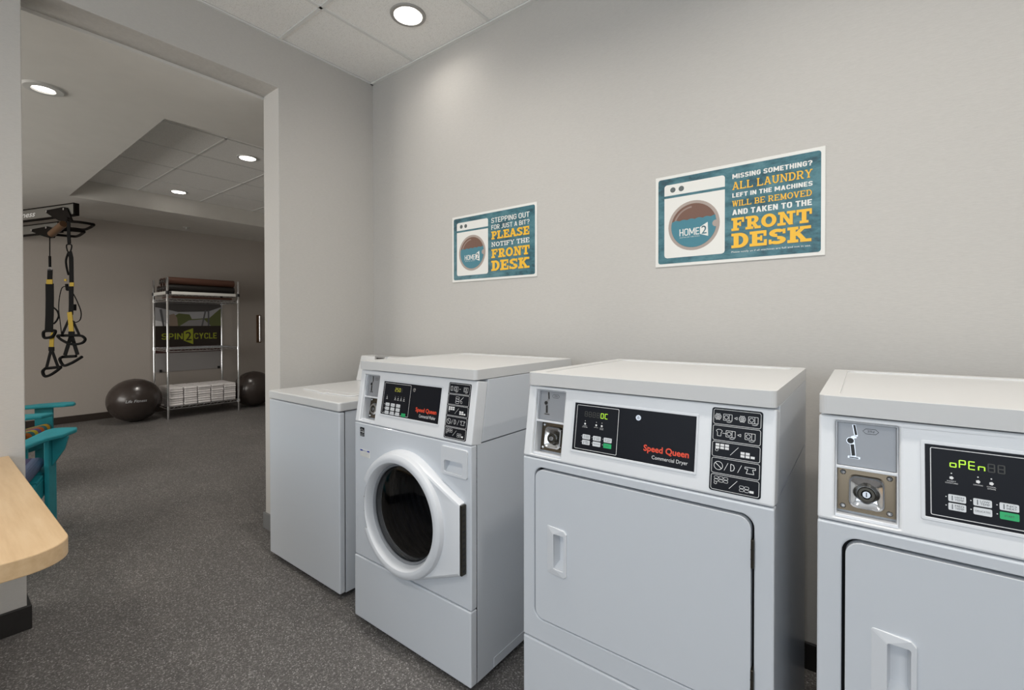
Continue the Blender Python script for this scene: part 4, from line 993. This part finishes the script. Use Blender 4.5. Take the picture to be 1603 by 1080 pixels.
brA = plate3d('bracket', on_face(eA, [(545, 318), (560, 355), (690, 440), (780, 492), (960, 505), (1000, 482), (965, 400), (905, 272), (850, 258)], .012), .012, M_RIGBLK, t)
brB = plate3d('bracket', on_face(eB, [(300, 640), (310, 672), (480, 742), (620, 785), (690, 780), (720, 700), (650, 610), (575, 585)], .012), .012, M_RIGBLK, t)
for e_, br, pts in ((eA, brA, [(578, 335), (868, 295)]), (eB, brB, [(325, 650), (573, 608)])):
    for p in on_face(e_, pts, .014):
        bm = bmesh.new(); tube(bm, [p, p+bn*.008], .013, 12); finish('bolt', bm, M_CHROME, br)
bm = bmesh.new(); tube(bm, [at_depth(*c5(655, 715), 4.92)-RO, at_depth(*c5(860, 545), 4.80)-RO], .034, 18); finish('pull_up_bar', bm, M_TUBE, t, smooth=50)
for pts, z in (([(905, 500), (1120, 515), (1320, 545), (1362, 568), (1220, 640), (1040, 625), (860, 608)], at_depth(*c5(960, 500), 4.8).z), ([(800, 648), (1000, 655), (1180, 672), (1195, 690), (1080, 755), (900, 745), (720, 728)], at_depth(*c5(830, 650), 4.95).z)):
    bm = bmesh.new(); tube(bm, smoothpts([at_z(*c5(*p), z)-RO for p in pts], 5), .014, 10); finish('handle_loop', bm, M_RIGBLK, t, smooth=50)
bm = bmesh.new(); txt(bm, 'LifeFitness', -.60, -.0, -.03, .03, 0, bold=.01, shear=.3)
pe = at_plane(*c5(380, 372), eA+bn*-.005, bn); 
for v in bm.verts: v.co = pe-RO+bd*v.co.x+Vector((0, 0, v.co.z))
finish('logo', bm, M_INK, bA)

# ---- hanging suspension trainers
cz_ = lambda x, y: (x/3.375, 300+y/3.375)
bm = bmesh.new(); hk = at_depth(*cz_(363, 160), 4.66)-RO; tube(bm, smoothpts([at_depth(*cz_(356, 138), 4.82)-RO, at_depth(*cz_(360, 148), 4.74)-RO, hk+Vector((0, 0, .010)), hk-fwd*.02+Vector((0, 0, .018))], 4), .006, 8); finish('anchor_hook', bm, M_RIGBLK, t, smooth=50)
def trainer(label, dep, org, build):
    o = at_depth(*cz_(*org), dep); t = thing('suspension_trainer', label, 'suspension trainer', o)
    nrm = -fwd; nrm = Vector((nrm.x, nrm.y, 0)).normalized()
    PT = lambda pts, dd=0: [at_depth(*cz_(*p), dep+dd)-o for p in pts]
    k = dep/FPX/3.375
    def rib(name, pts, w_, m, dd=0, sm=0): bm = bmesh.new(); ribbon(bm, smoothpts(PT(pts, dd), sm) if sm else PT(pts, dd), w_*k, .006, nrm); return finish(name, bm, m, t)
    def tb(name, pts, w_, m, dd=0, sm=5, closed=False):
        bm = bmesh.new(); P_ = PT(pts, dd); tube(bm, smoothpts(P_, sm, closed) if sm else P_, w_*k/2, 8, closed); return finish(name, bm, m, t, smooth=60)
    build(rib, tb); return t
def b1(rib, tb):
    tb('anchor_cord', [(263, 238), (263, 345)], 5, M_BLK, sm=0); tb('anchor_cord', [(263, 340), (264, 398)], 11, M_BLK, sm=0)
    tb('ring', [(265, 394), (276, 414), (254, 414)], 5, M_STEEL, sm=0, closed=True)
    rib('main_strap', [(265, 410), (263, 470)], 26, M_BLK); rib('yellow_band', [(262, 464), (262, 488)], 32, M_YEL, -.006); rib('main_strap', [(262, 486), (263, 560), (262, 650), (258, 742)], 42, M_BLK)
    tb('strap_loop', [(283, 612), (302, 630), (310, 655), (300, 680), (284, 698)], 8, M_BLK); tb('foot_cradle', [(232, 740), (262, 735), (292, 735), (280, 762), (250, 772), (232, 768)], 14, M_BLK, -.02, closed=True)
    rib('yellow_strap', [(284, 745), (274, 775), (272, 825)], 23, M_YEL, .01); rib('buckle', [(272, 820), (272, 842)], 30, M_BLK, -.004)
    rib('handle_strap', [(268, 842), (246, 930)], 14, M_BLK); rib('handle_strap', [(276, 842), (306, 925)], 14, M_BLK); tb('grip', [(240, 934), (322, 926)], 15, M_BLK, sm=0)
    tb('foot_cradle', [(240, 934), (226, 950), (236, 974), (262, 970), (295, 950), (322, 928)], 14, M_BLK, -.03)
def b2(rib, tb):
    rib('anchor_strap', [(363, 158), (363, 225), (366, 275)], 17, M_BLK); tb('carabiner', [(352, 282), (378, 282), (372, 316), (358, 316)], 6, M_BLK, closed=True)
    rib('main_strap', [(368, 316), (376, 350), (378, 480)], 22, M_BLK); tb('strap_loop', [(362, 320), (349, 360), (352, 400), (362, 440)], 9, M_BLK, .01)
    rib('yellow_band', [(380, 480), (380, 500)], 22, M_YEL, -.006); rib('yellow_band', [(340, 466), (352, 468)], 12, M_YEL, -.004); tb('cam_knob', [(352, 488), (356, 520)], 14, M_BLK, sm=0); rib('buckle', [(370, 500), (370, 524)], 36, M_BLK, -.004)
    rib('main_strap', [(376, 520), (376, 600), (374, 650)], 23, M_BLK); tb('strap_tail', [(388, 540), (410, 585), (428, 635), (424, 675), (402, 690), (385, 682)], 5, M_BLK, -.01); tb('strap_tail', [(352, 500), (328, 508), (314, 560), (310, 620), (318, 690), (325, 750)], 4, M_BLK, -.01)
    tb('cam_knob', [(392, 595), (392, 628)], 18, M_BLK, sm=0); rib('yellow_strap', [(368, 636), (374, 690), (378, 742)], 25, M_YEL, -.004); rib('buckle', [(378, 738), (378, 762)], 32, M_BLK, -.008)
    rib('handle_strap', [(366, 672), (328, 755)], 12, M_BLK); rib('handle_strap', [(386, 685), (418, 755)], 12, M_BLK); tb('grip', [(326, 760), (422, 759)], 14, M_BLK, sm=0)
    tb('foot_cradle', [(326, 760), (304, 762), (330, 786), (380, 806), (432, 800), (450, 780), (436, 764), (420, 760)], 13, M_BLK, -.03)
    rib('handle_strap', [(374, 765), (343, 865)], 19, M_BLK, .03); rib('handle_strap', [(380, 765), (410, 862)], 19, M_BLK, .03); tb('grip', [(330, 873), (402, 869)], 15, M_BLK, .03, sm=0)
    tb('foot_cradle', [(330, 873), (316, 886), (336, 918), (372, 908), (405, 890), (434, 872)], 14, M_BLK, .0)
trainer('black and yellow suspension trainer strap hanging nearer the doorway edge, single handle', 4.93, (263, 238), b1)
trainer('black and yellow suspension trainer strap with two triangular handles, right of the other', 4.66, (363, 158), b2)

# ---- turquoise Adirondack chairs with striped cushions
def chair(label, loc, rz):
    t = thing('adirondack_chair', label, 'chair', loc, rz)      # faces local +y, front of arms at y=0
    def bd_(name, x0, x1, y0, y1, z0, z1, parent=t, rx=0, org=(0, 0, 0), bev=.006):
        bm = BX(x0, x1, y0, y1, z0, z1); o = finish(name, bm, M_TURQ, parent, bevel=bev, seg=2); o.location = org; o.rotation_euler = (rx, 0, 0); return o
    for s in (-1, 1):
        ol = [(.035, .09), (.12, .06), (.14, -.02), (.12, -.16), (.07, -.24), (.05, -.40), (.045, -.68), (-.03, -.70), (-.03, .04), (-.01, .09)] 
        ol = [(s*(x+.245), y) for x, y in ol]
        finish('arm', hplate(ol, [], .580, .604), M_TURQ, t, bevel=.008)
        finish('front_leg', BX(s*.285-.012, s*.285+.012, -.17, -.055, 0, .580), M_TURQ, t, bevel=.006)
        finish('arm_bracket', plate([(s*.297, .58), (s*.375, .58), (s*.355, .50), (s*.297, .40)], [], -.13, -.106), M_TURQ, t, bevel=.004)
        finish('seat_rail', xplate([(-.05, .36), (-.05, .26), (-.90, .0), (-.98, .0), (-.98, .04), (-.55, .25)], [], s*.255-.012, s*.255+.012), M_TURQ, t, bevel=.005)
    for k in range(5):
        y = -.03-.105*k; z = .365-.026*k; bd_('seat_slat', -.265, .265, -.095, 0, 0, .022, rx=R(14), org=(0, y, z))
    for k in range(5):
        x = -.22+.11*k; h = .80-.05*abs(k-2)
        bd_('back_slat', x-.048, x+.048, -.022, 0, 0, h, rx=R(22), org=(0, -.56, .20))
    bd_('back_rail', -.34, .34, -.022, .0, -.04, .04, rx=R(22), org=(0, -.735, .56))
    bd_('back_rail', -.27, .27, -.022, .0, -.04, .04, rx=R(22), org=(0, -.60, .23))
    return t
def cushion(label, loc, rz, m, chairgroup):
    bm = BX(-.245, .245, -.50, 0, 0, .07); o = finish('seat_cushion', bm, m, bevel=.03, seg=4)
    tag(o, label, 'cushion'); o.location = loc; o.rotation_euler = (R(14), 0, rz); return o
n1 = Vector((-4.17, .640, 0)); f1 = R(155)             # front tip of right arm and facing direction
r1 = f1-R(90); c1_ = n1 - Matrix.Rotation(r1, 3, 'Z') @ Vector((.33, .06, 0))
chair('turquoise slatted lawn chair nearest the doorway, mostly behind the wall', c1_, r1)
cushion('striped cushion on the nearer turquoise chair', c1_+Matrix.Rotation(r1, 3, 'Z') @ Vector((0, -.04, .392)), r1, M_STRIPE2, '')
f2 = R(67); r2 = f2-R(90); c2_ = Vector((-5.20, .735, 0)) - Matrix.Rotation(r2, 3, 'Z') @ Vector((0, .06, 0))
chair('turquoise slatted lawn chair farther into the gym facing the doorway', c2_, r2)
cushion('striped teal and yellow cushion on the farther turquoise chair', c2_+Matrix.Rotation(r2, 3, 'Z') @ Vector((0, -.04, .392)), r2, M_STRIPE, '')
